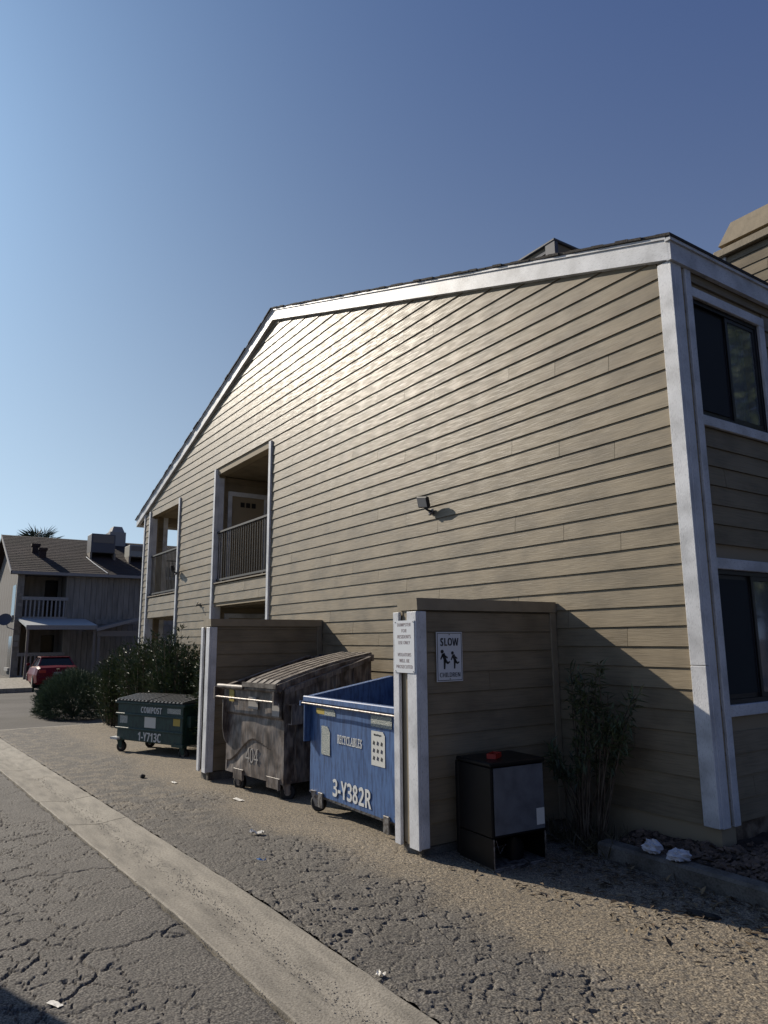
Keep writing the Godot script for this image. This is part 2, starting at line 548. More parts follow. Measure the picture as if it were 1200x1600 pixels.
func crackle(x: float, z: float, sx: float, sz: float) -> Array:
	var wx := n_mid.get_noise_2d(x * 1.7, z * 1.7) * 0.10 + n_fine.get_noise_2d(x, z) * 0.02
	var wz := n_mid.get_noise_2d(x * 1.7 + 50.0, z * 1.7) * 0.10 + n_fine.get_noise_2d(x + 9.0, z) * 0.02
	var px := (x + wx) * sx
	var pz := (z + wz) * sz
	return [n_cell.get_noise_2d(px, pz) + 1.0, n_cellv.get_noise_2d(px, pz)]

func apron_point(x: float, z: float) -> Array:
	var y := gy(x) + 0.012
	var big := n_big.get_noise_2d(x, z)
	var mid := n_mid.get_noise_2d(x * 2.0, z * 2.0)
	var fine := n_fine.get_noise_2d(x * 1.5, z * 1.5)
	# how much loose sand covers the asphalt: along the enclosure and towards the building corner
	var sand := smoothstep(-2.70, -3.10, z + big * 0.28 + mid * 0.12 + fine * 0.06)
	sand = maxf(sand, smoothstep(-2.75, -1.75, x + big * 0.35 + mid * 0.35 + fine * 0.2) * smoothstep(-1.9, -2.6, z + mid * 0.3) * 0.75)
	sand = maxf(sand, 0.5 * smoothstep(-6.0, -8.2, x + big * 0.6) * smoothstep(0.0, 0.35, mid + 0.1 + fine * 0.2))
	# break-up of the asphalt into plates
	var w := clampf(1.05 - sand * 0.85 + big * 0.35, 0.0, 1.0)
	w *= 0.45 + 0.55 * smoothstep(-12.0, -6.0, x)
	var k := crackle(x, z, 1.0, 1.45)
	var k0 := float(k[0])
	var k1 := float(k[1])
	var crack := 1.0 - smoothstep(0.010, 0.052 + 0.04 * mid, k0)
	w *= 0.45 + 0.55 * smoothstep(-0.35, 0.15, big + mid * 0.6)
	y += w * (-0.017 * crack + 0.0022 * k1 + 0.002 * smoothstep(0.0, 0.25, k0))
	# spots where the top coat has ravelled away
	var ravel := smoothstep(0.18, 0.32, n_mid.get_noise_2d(x * 3.1 + 13.0, z * 4.4)) * w
	y += -0.005 * ravel + big * 0.006 + mid * 0.003 + fine * (0.0022 + 0.003 * ravel) * (1.0 - 0.6 * sand)
	var edge := gut_r(x) - z
	y -= 0.010 * (1.0 - smoothstep(0.0, 0.05, edge + mid * 0.03))
	var tone := 0.92 + 0.16 * mid + 0.10 * k1 * w
	var asph := Color(0.205, 0.193, 0.177) * tone
	asph = asph.lerp(Color(0.27, 0.247, 0.215), 0.4 * smoothstep(-0.1, 0.5, fine + big * 0.6))
	var grit := Color(0.40, 0.343, 0.262) * (0.9 + 0.2 * fine + 0.12 * mid)
	var c := asph.lerp(grit, clampf(sand * (0.8 + fine * 0.9), 0.0, 1.0))
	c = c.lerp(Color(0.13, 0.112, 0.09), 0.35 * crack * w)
	return [y, c]

func lane_point(x: float, z: float) -> Array:
	var y := gy(x) + 0.012
	var big := n_big.get_noise_2d(x + 40.0, z)
	var mid := n_mid.get_noise_2d(x * 2.0 + 40.0, z * 2.0)
	var fine := n_fine.get_noise_2d(x * 1.5 + 40.0, z * 1.5)
	# dense net on the wheel track, long transverse cracks by the gutter
	var net := smoothstep(-1.35, -0.95, z + big * 0.35 + 0.02 * (x + 4.0))
	var k := crackle(x + 20.0, z, 0.75, 1.25)
	var k0 := float(k[0])
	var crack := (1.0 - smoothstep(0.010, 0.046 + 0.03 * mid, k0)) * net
	var t := n_long.get_noise_2d(x + n_mid.get_noise_2d(x, z) * 0.22 + (z + 1.2) * 0.35, z * 0.12)
	var t2 := n_long.get_noise_2d(x + 0.02 + n_mid.get_noise_2d(x + 0.02, z) * 0.22 + (z + 1.2) * 0.35, z * 0.12)
	var lng := 1.0 - smoothstep(0.003, 0.011, absf(t) / maxf(absf(t2 - t) / 0.02, 0.12))
	var s := n_long.get_noise_2d(x * 2.2 + 70.0 + mid * 0.3 - z * 0.9, z * 1.1)
	var s2 := n_long.get_noise_2d((x + 0.02) * 2.2 + 70.0 + n_mid.get_noise_2d((x + 0.02) * 2.0 + 40.0, z * 2.0) * 0.3 - z * 0.9, z * 1.1)
	lng = maxf(lng, 0.6 * (1.0 - smoothstep(0.002, 0.008, absf(s) / maxf(absf(s2 - s) / 0.02, 0.3))))
	var w := maxf(crack, lng)
	y += -0.014 * w + net * 0.003 * float(k[1]) + big * 0.006 + mid * 0.0025 + fine * 0.0022
	var edge := z - gut_l(x)
	y -= 0.014 * (1.0 - smoothstep(0.0, 0.04, edge + mid * 0.03))
	var c := Color(0.196, 0.185, 0.172) * (0.94 + 0.14 * mid + 0.06 * float(k[1]))
	c = c.lerp(Color(0.255, 0.238, 0.215), 0.45 * smoothstep(-0.1, 0.5, fine + big * 0.5))
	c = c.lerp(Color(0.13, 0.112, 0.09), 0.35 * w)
	return [y, c]

func grounds() -> void:
	var S := FastNoiseLite.TYPE_SIMPLEX_SMOOTH
	n_cell = noise(FastNoiseLite.TYPE_CELLULAR, 5.2, 77, 1)
	n_cell.cellular_return_type = FastNoiseLite.RETURN_DISTANCE2_SUB
	n_cell.cellular_distance_function = FastNoiseLite.DISTANCE_EUCLIDEAN
	n_cellv = noise(FastNoiseLite.TYPE_CELLULAR, 5.2, 77, 1)
	n_cellv.cellular_return_type = FastNoiseLite.RETURN_CELL_VALUE
	n_cellv.cellular_distance_function = FastNoiseLite.DISTANCE_EUCLIDEAN
	n_big = noise(S, 0.45, 5, 3)
	n_mid = noise(S, 1.6, 6, 3)
	n_fine = noise(S, 16.0, 9, 2)
	n_long = noise(S, 0.42, 15, 2)
	# the wide sheet
	var gx := PackedFloat32Array([300, 60, 10, -1, -4.4, -8, -12, -16, -23, -30, -33.5, -37, -60, -400])
	sheet("ground", gx, 2, func(_x, t): return lerpf(-400.0, 400.0, t), func(x, _z): return [gy(x) - 0.03, Color(1, 1, 1)], M.farground)
	var xs := PackedFloat32Array()
	var x := -0.5
	while x > -18.0:
		xs.append(x)
		x -= 0.0031 * maxf(-x, 2.0)
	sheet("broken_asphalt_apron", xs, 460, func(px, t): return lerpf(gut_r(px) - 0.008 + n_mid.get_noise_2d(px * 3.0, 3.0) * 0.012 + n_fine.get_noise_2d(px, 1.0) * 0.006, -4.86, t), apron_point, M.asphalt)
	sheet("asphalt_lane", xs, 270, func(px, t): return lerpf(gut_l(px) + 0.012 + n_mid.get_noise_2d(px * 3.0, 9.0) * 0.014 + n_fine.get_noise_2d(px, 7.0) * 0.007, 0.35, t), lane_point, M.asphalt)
	# concrete gutter: slabs with a shallow valley
	var gut := Node3D.new()
	gut.name = "concrete_gutter"
	add_child(gut)
	struct(gut)
	var cuts := [0.5, -2.2, -7.35, -8.75, -11.6, -14.6, -17.9]
	for i in cuts.size() - 1:
		var b := MB.new()
		var x0: float = cuts[i] - 0.006
		var x1: float = cuts[i + 1] + 0.006
		var steps := int(ceil((x0 - x1) / 0.12))
		var prof := [[0.0, -0.10], [0.012, -0.004], [0.03, 0.002], [0.25, -0.010], [0.46, -0.021], [0.50, -0.022], [0.54, -0.020], [0.75, -0.009], [0.97, 0.003], [0.988, -0.002], [1.0, -0.10]]
		for s in steps:
			var xa := lerpf(x0, x1, float(s) / steps)
			var xb := lerpf(x0, x1, float(s + 1) / steps)
			for j in prof.size() - 1:
				var p := []
				for e in [[xa, j], [xb, j], [xb, j + 1], [xa, j + 1]]:
					var q: Array = prof[e[1]]
					var rag := n_mid.get_noise_2d(float(e[0]) * 4.0, 20.0 if q[0] < 0.5 else 33.0) * 0.010
					var wob := n_mid.get_noise_2d(float(e[0]) * 1.2, float(q[0]) * 3.0) * 0.004
					var zz := lerpf(gut_l(e[0]), gut_r(e[0]), q[0]) + (rag if q[0] < 0.1 or q[0] > 0.9 else 0.0)
					p.append(Vector3(e[0], gy(e[0]) + 0.010 + q[1] + wob, zz))
				b.quad(p[0], p[3], p[2], p[1])
		for e in [x0, x1]:
			b.quad(Vector3(e, gy(e) - 0.09, gut_l(e)), Vector3(e, gy(e) - 0.012, gut_l(e)), Vector3(e, gy(e) - 0.012, gut_r(e)), Vector3(e, gy(e) - 0.09, gut_r(e)))
		part(gut, "gutter_slab", b, M.concrete if i % 2 == 0 else M.concrete2)
	# header strip across the drive, pads far off
	var hs := MB.new()
	for i in 8:
		var za := lerpf(-1.25, -4.6, i / 8.0)
		var zb := lerpf(-1.25, -4.6, (i + 1) / 8.0)
		var off := 0.02 * n_mid.get_noise_2d(i * 3.0, 1.0)
		hs.box(Vector3(-18.06 + off, gy(-18.0) - 0.1, zb + 0.004), Vector3(-17.92 + off, gy(-18.0) + 0.012, za))
	var h := part(self, "concrete_header_kerb", hs, M.concrete2)
	struct(h)
	var pad := MB.new()
	pad.hexa([Vector3(-36.0, -0.3, -3.0), Vector3(-36.0, -0.3, -4.75), Vector3(-31.5, -0.5, -4.4), Vector3(-31.5, -0.5, -3.0), Vector3(-36.0, 0.05, -3.0), Vector3(-36.0, 0.05, -4.75), Vector3(-31.5, -0.16, -4.4), Vector3(-31.5, -0.16, -3.0)])
	struct(part(self, "concrete_pad", pad, M.concrete))
	var kb := MB.new()
	kb.hexa([Vector3(-37.5, -0.3, -4.95), Vector3(-37.5, -0.3, -5.15), Vector3(-31.2, -0.5, -4.62), Vector3(-31.2, -0.5, -4.45), Vector3(-37.5, 0.13, -4.95), Vector3(-37.5, 0.13, -5.15), Vector3(-31.2, -0.22, -4.62), Vector3(-31.2, -0.22, -4.45)])
	struct(part(self, "pad_kerb", kb, M.concrete))
	# raised bed at the building corner with its kerb
	var kerb := Node3D.new()
	kerb.name = "bed_kerb"
	add_child(kerb)
	struct(kerb)
	var cut := [-3.74, -2.35, 0.7, 3.5]
	for i in 3:
		var kk := MB.new()
		kk.cbox(Vector3(cut[i] + 0.004, -0.05, -4.52), Vector3(cut[i + 1] - 0.004, 0.125, -4.38), 0.018)
		part(kerb, "kerb_stone", kk, M.kerb)
	var sx := PackedFloat32Array()
	for i in 90:
		sx.append(lerpf(-3.72, 3.5, i / 89.0))
	sheet("planting_bed", sx, 40, func(_x, t): return lerpf(-4.51, -9.5, t * t), func(px, z): return [0.095 + 0.03 * n_mid.get_noise_2d(px * 2.0, z * 2.0) + 0.05 * smoothstep(-4.5, -4.9, z), Color(1, 1, 1)], M.soil)

# ---------------------------------------------------------------- lap siding
# one board: u runs along the wall, y up, n outwards; lower and upper ends may differ (rake cuts)
func board(parent: Node3D, o: Vector3, u: Vector3, n: Vector3, a0: float, a1: float, b0: float, b1: float, y0: float, y1: float) -> void:
	if a1 - a0 < 0.02 and b1 - b0 < 0.02:
		return
	var mb := MB.new()
	var P := func(s: float, y: float, d: float) -> Vector3:
		return o + u * s + Vector3(0, y, 0) + n * d
	var w := 0.002 + rng.randf_range(-0.0012, 0.0012)
	mb.hexa([P.call(a0, y0, w), P.call(a1, y0, w), P.call(a1, y0, -0.022), P.call(a0, y0, -0.022),
		P.call(b0, y1 - 0.0035, -0.010), P.call(b1, y1 - 0.0035, -0.010), P.call(b1, y1 - 0.0035, -0.022), P.call(b0, y1 - 0.0035, -0.022)])
	part(parent, "siding_board", mb, M.siding[rng.randi_range(0, 4)])

# courses between ya and yb; lim(y) gives [lo, hi]; holes are Rect-like [u0, u1, y0, y1]
func siding(parent: Node3D, o: Vector3, u: Vector3, n: Vector3, ya: float, yb: float, lim: Callable, holes: Array, joint0: float, expo := EXPO) -> void:
	var i := 0
	var y := ya
	while y < yb - 0.01:
		var top := minf(y + expo, yb)
		var lo: Array = lim.call(y)
		var hi: Array = lim.call(top)
		if lo[1] - lo[0] > 0.05:
			if hi[1] < hi[0]:
				var m: float = (hi[0] + hi[1]) / 2.0
				hi = [m, m]
			# pieces as [left low, right low, left high, right high]
			var pcs := [[lo[0], lo[1], hi[0], hi[1]]]
			for h in holes:
				if h[2] < top - 0.02 and h[3] > y + 0.02:
					var nxt := []
					for p in pcs:
						if h[1] <= p[0] or h[0] >= p[1]:
							nxt.append(p)
							continue
						if h[0] > p[0]:
							nxt.append([p[0], h[0], p[2], h[0]])
						if h[1] < p[1]:
							nxt.append([h[1], p[1], h[1], p[3]])
					pcs = nxt
			for p in pcs:
				var cutsat := []
				var j: float = joint0 + [0.0, 1.22, 2.44, 0.61, 1.83][(i * 2) % 5]
				while j < 40.0:
					if j > p[0] + 0.35 and j < p[1] - 0.35 and j > p[2] + 0.35 and j < p[3] - 0.35:
						cutsat.append(j)
					j += 3.66
				var a: float = p[0]
				var b: float = p[2]
				for cc in cutsat:
					board(parent, o, u, n, a, cc - 0.002, b, cc - 0.002, y, top)
					a = cc + 0.002
					b = a
				board(parent, o, u, n, a, p[1], b, p[3], y, top)
		y = top
		i += 1

func strip(parent: Node3D, called: String, lo: Vector3, hi: Vector3, m: Material) -> MeshInstance3D:
	return bx(parent, called, lo, hi, m, 0.004)

# ---------------------------------------------------------------- the apartment building
func main_building() -> void:
	var B := thing("apartment_building", "two-storey tan lap-sided apartment building with long gable wall and white trim", "building", Vector3(-10.6, 0, D))
	var off := -B.position
	# everything below is given in world places and shifted to the building's base
	var W := func(x: float, y: float, z: float) -> Vector3:
		return Vector3(x, y, z) + off
	# gable wall: backing with openings left free, then the boards
	var gw := group_part(B, "gable_wall")
	var under := func(y: float) -> Array:
		# left and right ends of the wall at height y, under the rake boards
		var r: float = minf(XR - 0.10, -3.03 - (y + 0.18 - 4.79) / 0.333)
		var l: float = maxf(XL + 0.085, -18.84 + (y + 0.18 - 4.782) / 0.306)
		return [l, r]
	var holes := [[-13.16, -10.66, -1.0, 2.25], [-13.16, -10.66, 2.68, 4.84], [-17.66, -15.42, -1.0, 2.15], [-17.66, -15.42, 2.66, 4.68]]
	siding(gw, W.call(0, 0, D), Vector3.RIGHT, Vector3.BACK, Y0, 7.14, under, holes, -30.55)
	var bk := MB.new()
	var zb0 := D - 0.20
	var zb1 := D - 0.0225
	# solid strips of wall between, above and below the openings
	for r in [[XL, -17.68, -0.4, 4.6], [-15.40, -13.20, -0.4, 5.0], [-10.62, XR, -0.4, 4.62], [-13.20, -10.62, 2.25, 2.66], [-17.68, -15.40, 2.15, 2.64]]:
		bk.box(W.call(r[0], r[2], zb0), W.call(r[1], r[3], zb1))
	var pol := PackedVector2Array([Vector2(XL, 4.6), Vector2(-17.68, 4.6), Vector2(-17.68, 4.69), Vector2(-15.40, 4.69), Vector2(-15.40, 4.85), Vector2(-10.62, 4.85), Vector2(-10.62, 4.62), Vector2(XR, 4.62), Vector2(XR, 4.74), Vector2(PX, 7.22), Vector2(XL, 4.92)])
	bk.prism(pol, zb0, zb1, Transform3D(Basis(), off))
	part(gw, "sheathing", bk, M.backing)
	# foundation
	bx(B, "foundation", W.call(XL + 0.03, -0.6, D - 0.25), W.call(XR - 0.03, Y0 + 0.005, D - 0.024), M.foundation)
	bx(B, "foundation", W.call(XR - 0.25, -0.4, -24.0), W.call(XR - 0.024, Y0 + 0.005, D - 0.03), M.foundation)
	# rake boards
	for s in [[-3.03, PX], [PX, -18.84]]:
		var x0: float = s[0]
		var x1: float = s[1]
		var r := MB.new()
		var h := 0.20
		r.hexa([W.call(x0, rake_top(x0 + (0.0001 if x0 > PX else -0.0001)) - h, D + 0.05), W.call(x1, rake_top(x1 + (0.0001 if x0 > PX else -0.0001)) - h, D + 0.05), W.call(x1, rake_top(x1 + (0.0001 if x0 > PX else -0.0001)) - h, D - 0.03), W.call(x0, rake_top(x0 + (0.0001 if x0 > PX else -0.0001)) - h, D - 0.03),
			W.call(x0, rake_top(x0) - 0.03, D + 0.05), W.call(x1, rake_top(x1) - 0.03, D + 0.05), W.call(x1, rake_top(x1) - 0.03, D - 0.03), W.call(x0, rake_top(x0) - 0.03, D - 0.03)])
		part(B, "rake_board", r, M.whiteh)
		var r2 := MB.new()
		r2.hexa([W.call(x0, rake_top(x0) - 0.028, D + 0.068), W.call(x1, rake_top(x1) - 0.028, D + 0.068), W.call(x1, rake_top(x1) - 0.028, D - 0.02), W.call(x0, rake_top(x0) - 0.028, D - 0.02),
			W.call(x0, rake_top(x0) - 0.004, D + 0.068), W.call(x1, rake_top(x1) - 0.004, D + 0.068), W.call(x1, rake_top(x1) - 0.004, D - 0.02), W.call(x0, rake_top(x0) - 0.004, D - 0.02)])
		part(B, "rake_trim", r2, M.whiteh)
	# roof slabs with an uneven shingle edge
	var roof := group_part(B, "roof")
	for s in [[-2.98, PX], [PX, -18.92]]:
		var b := MB.new()
		var steps := 60
		for i in steps:
			var xa := lerpf(s[0], s[1], float(i) / steps)
			var xb := lerpf(s[0], s[1], float(i + 1) / steps)
			var lift := rng.randf_range(0.0, 0.010)
			var zed := D + 0.085 + rng.randf_range(-0.008, 0.012)
			var ya := rake_top(xa) - 0.002
			var yb := rake_top(xb) - 0.002
			b.hexa([W.call(xa, ya, zed), W.call(xb, yb, zed), W.call(xb, yb, -24.0), W.call(xa, ya, -24.0),
				W.call(xa, ya + 0.016 + lift, zed), W.call(xb, yb + 0.016 + lift, zed), W.call(xb, yb + 0.016 + lift, -24.0), W.call(xa, ya + 0.016 + lift, -24.0)])
		part(roof, "roof_slope", b, M.shingle)
	# eave fascia on the right side
	var f := MB.new()
	f.box(W.call(-3.045, 4.585, -24.0), W.call(-3.005, 4.742, D + 0.0495))
	part(B, "fascia", f, M.whiteh)
	var f2 := MB.new()
	f2.box(W.call(-3.04, 4.744, -24.0), W.call(-2.988, 4.772, D + 0.067))
	part(B, "fascia_trim", f2, M.whiteh)
	bx(B, "eave_fascia", W.call(-18.86, 4.57, -24.0), W.call(-18.82, 4.78, D + 0.048), M.whiteh)
	bx(B, "soffit", W.call(-18.82, 4.63, -24.0), W.call(XL, 4.65, D - 0.05), M.interior)
	# corner boards
	strip(B, "corner_board", W.call(XR - 0.105, 0.275, D - 0.02), W.call(XR + 0.020, 1.392, D + 0.022), M.white)
	strip(B, "corner_board", W.call(XR - 0.105, 1.395, D - 0.02), W.call(XR + 0.020, 4.60, D + 0.022), M.white)
	strip(B, "corner_board", W.call(XR - 0.01, 0.268, D - 0.115), W.call(XR + 0.022, 4.584, D - 0.0205), M.white)
	strip(B, "corner_board", W.call(XR - 0.01, 0.266, -5.115), W.call(XR + 0.022, 4.583, -5.035), M.white)
	strip(B, "corner_board", W.call(XL, -0.2, D - 0.02), W.call(XL + 0.085, 4.85, D + 0.02), M.white)
	# side wall
	var sw := group_part(B, "side_wall")
	var sholes := [[5.12, 6.25, 1.02, 2.195], [5.12, 6.25, 3.265, 4.44], [7.9, 9.0, 1.02, 2.195], [7.9, 9.0, 3.265, 4.44]]
	siding(sw, W.call(XR, 0, 0), Vector3.FORWARD, Vector3.RIGHT, Y0, 4.75, func(_y): return [4.985, 12.0], sholes, -30.0)
	var sb := MB.new()
	for r in [[4.9, 5.12, Y0, 4.78], [6.25, 7.9, Y0, 4.78], [9.0, 24.0, Y0, 4.78], [5.12, 6.25, Y0, 1.02], [5.12, 6.25, 2.195, 3.265], [5.12, 6.25, 4.44, 4.78], [7.9, 9.0, Y0, 1.02], [7.9, 9.0, 2.195, 3.265], [7.9, 9.0, 4.44, 4.78]]:
		sb.box(W.call(XR - 0.2, r[2], -r[1]), W.call(XR - 0.0225, r[3], -r[0]))
	part(sw, "sheathing", sb, M.backing)
	bx(B, "rear_wall", W.call(XL, -0.3, -24.0), W.call(XR - 0.2, 4.7, -23.8), M.backing)
	bx(B, "far_wall", W.call(XL, -0.3, -23.8), W.call(XL + 0.2, 4.7, -8.5), M.backing)
	bx(B, "attic_floor", W.call(XL + 0.2, 4.86, -23.8), W.call(XR - 0.2, 4.95, D - 0.21), M.interior)
	# windows
	for q in [[3.345, 4.36, false], [1.10, 2.115, true]]:
		for zz in [-5.14, -7.92]:
			window(B, W.call(XR, q[0], zz), 1.0, q[1] - q[0], q[2])
	# deep balcony and stair landing
	landing(B, off, -13.16, -10.66, 2.25, 2.68, 4.84, true)
	landing(B, off, -17.66, -15.42, 2.15, 2.66, 4.68, false)
	# chimney chase standing on the right slope
	var ch := group_part(B, "chimney")
	siding(ch, W.call(0, 0, -9.0), Vector3.RIGHT, Vector3.BACK, 5.29, 6.79, func(_y): return [-4.79, -3.45], [], -50.0)
	bx(ch, "chimney_core", W.call(-4.84, 4.9, -10.6), W.call(-3.42, 6.80, -9.023), M.siding[0])
	strip(ch, "chimney_corner", W.call(-4.865, 4.9, -9.10), W.call(-4.79, 6.80, -8.985), M.white)
	bx(ch, "cap_band", W.call(-4.93, 6.80, -10.7), W.call(-3.35, 6.91, -8.93), M.tan, 0.01)
	bx(ch, "cap_neck", W.call(-4.80, 6.91, -10.6), W.call(-3.45, 6.98, -9.03), M.interior)
	var cap := MB.new()
	cap.hexa([W.call(-4.87, 6.98, -10.66), W.call(-3.38, 6.98, -10.66), W.call(-3.38, 6.98, -8.97), W.call(-4.87, 6.98, -8.97),
		W.call(-4.74, 7.34, -10.5), W.call(-3.52, 7.34, -10.5), W.call(-3.52, 7.34, -9.12), W.call(-4.74, 7.34, -9.12)])
	part(ch, "chimney_cap", cap, M.tan)

func window(B: Node3D, o: Vector3, w: float, h: float, curtained: bool) -> void:
	# o: lower front corner nearest the gable; the window runs along -z, faces +x
	var wd := group_part(B, "window")
	var t := 0.085
	strip(wd, "window_trim", o + Vector3(-0.01, h, -w - t), o + Vector3(0.020, h + t, 0.022), M.whiteh)
	strip(wd, "window_trim", o + Vector3(-0.01, -t, -w - t), o + Vector3(0.021, 0.0, 0.022), M.whiteh)
	strip(wd, "window_trim", o + Vector3(-0.01, 0.0005, -w - t), o + Vector3(0.019, h - 0.0005, -w), M.white)
	var fr := MB.new()
	var x0 := -0.07
	var x1 := -0.012
	for r in [[0.0, w, 0.0, 0.035], [0.0, w, h - 0.035, h], [0.0, 0.03, 0.0355, h - 0.0355], [w - 0.03, w, 0.0355, h - 0.0355]]:
		fr.box(o + Vector3(x0, r[2], -r[1]), o + Vector3(x1, r[3], -r[0]))
	part(wd, "frame", fr, M.bronze)
	for k in 2:
		var s := group_part(wd, "sash")
		var a := 0.03 + k * (w * 0.47)
		var e := a + w * 0.47
		var d := -0.02 - 0.022 * (1 - k)
		var sb := MB.new()
		for r in [[a, e, 0.036, 0.07], [a, e, h - 0.07, h - 0.036], [a, a + 0.035, 0.0705, h - 0.0705], [e - 0.035, e, 0.0705, h - 0.0705]]:
			sb.box(o + Vector3(d - 0.018, r[2], -r[1]), o + Vector3(d, r[3], -r[0]))
		part(s, "sash_frame", sb, M.bronze).name = "stile"
		bx(s, "pane", o + Vector3(d - 0.011, 0.07, -e + 0.034), o + Vector3(d - 0.007, h - 0.07, -a - 0.034), M.glass)
		if k == 0:
			bx(s, "insect_screen", o + Vector3(d + 0.008, 0.07, -e + 0.034), o + Vector3(d + 0.009, h - 0.07, -a - 0.034), M.screen)
	# the room behind: closed and dark
	var rm := MB.new()
	var lo := o + Vector3(-1.6, -0.3, -w - 0.12)
	var hi := o + Vector3(-0.205, h + 0.25, 0.12)
	rm.quad(lo, Vector3(lo.x, lo.y, hi.z), Vector3(lo.x, hi.y, hi.z), Vector3(lo.x, hi.y, lo.z))
	rm.quad(lo, Vector3(hi.x, lo.y, lo.z), Vector3(hi.x, lo.y, hi.z), Vector3(lo.x, lo.y, hi.z))
	rm.quad(Vector3(lo.x, hi.y, lo.z), Vector3(hi.x, hi.y, lo.z), hi, Vector3(lo.x, hi.y, hi.z))
	rm.quad(lo, Vector3(hi.x, lo.y, lo.z), Vector3(hi.x, hi.y, lo.z), Vector3(lo.x, hi.y, lo.z))
	rm.quad(Vector3(lo.x, lo.y, hi.z), Vector3(hi.x, lo.y, hi.z), hi, Vector3(lo.x, hi.y, hi.z))
	part(wd, "room", rm, M.interior)
	var rv := MB.new()
	rv.box(o + Vector3(-0.204, -0.02, 0.0), o + Vector3(-0.07, h + 0.02, 0.02))
	rv.box(o + Vector3(-0.204, -0.02, -w - 0.02), o + Vector3(-0.07, h + 0.02, -w))
	rv.box(o + Vector3(-0.204, h, -w), o + Vector3(-0.07, h + 0.02, 0.0))
	rv.box(o + Vector3(-0.204, -0.02, -w), o + Vector3(-0.07, 0.0, 0.0))
	part(wd, "reveal", rv, M.interior)
	# curtain or blind
	var c := MB.new()
	var n := 40
	var z0 := 0.0
	for i in n:
		var s0 := float(i) / n
		var s1 := float(i + 1) / n
		var da := -0.16 + 0.02 * sin(s0 * 60.0)
		var db := -0.16 + 0.02 * sin(s1 * 60.0)
		var wa := lerpf(0.0 if curtained else 0.42, w, s0)
		var wb := lerpf(0.0 if curtained else 0.42, w, s1)
		c.quad(o + Vector3(da, z0, -wa), o + Vector3(db, z0, -wb), o + Vector3(db, h, -wb), o + Vector3(da, h, -wa))
	part(wd, "curtain", c, M.curtain)

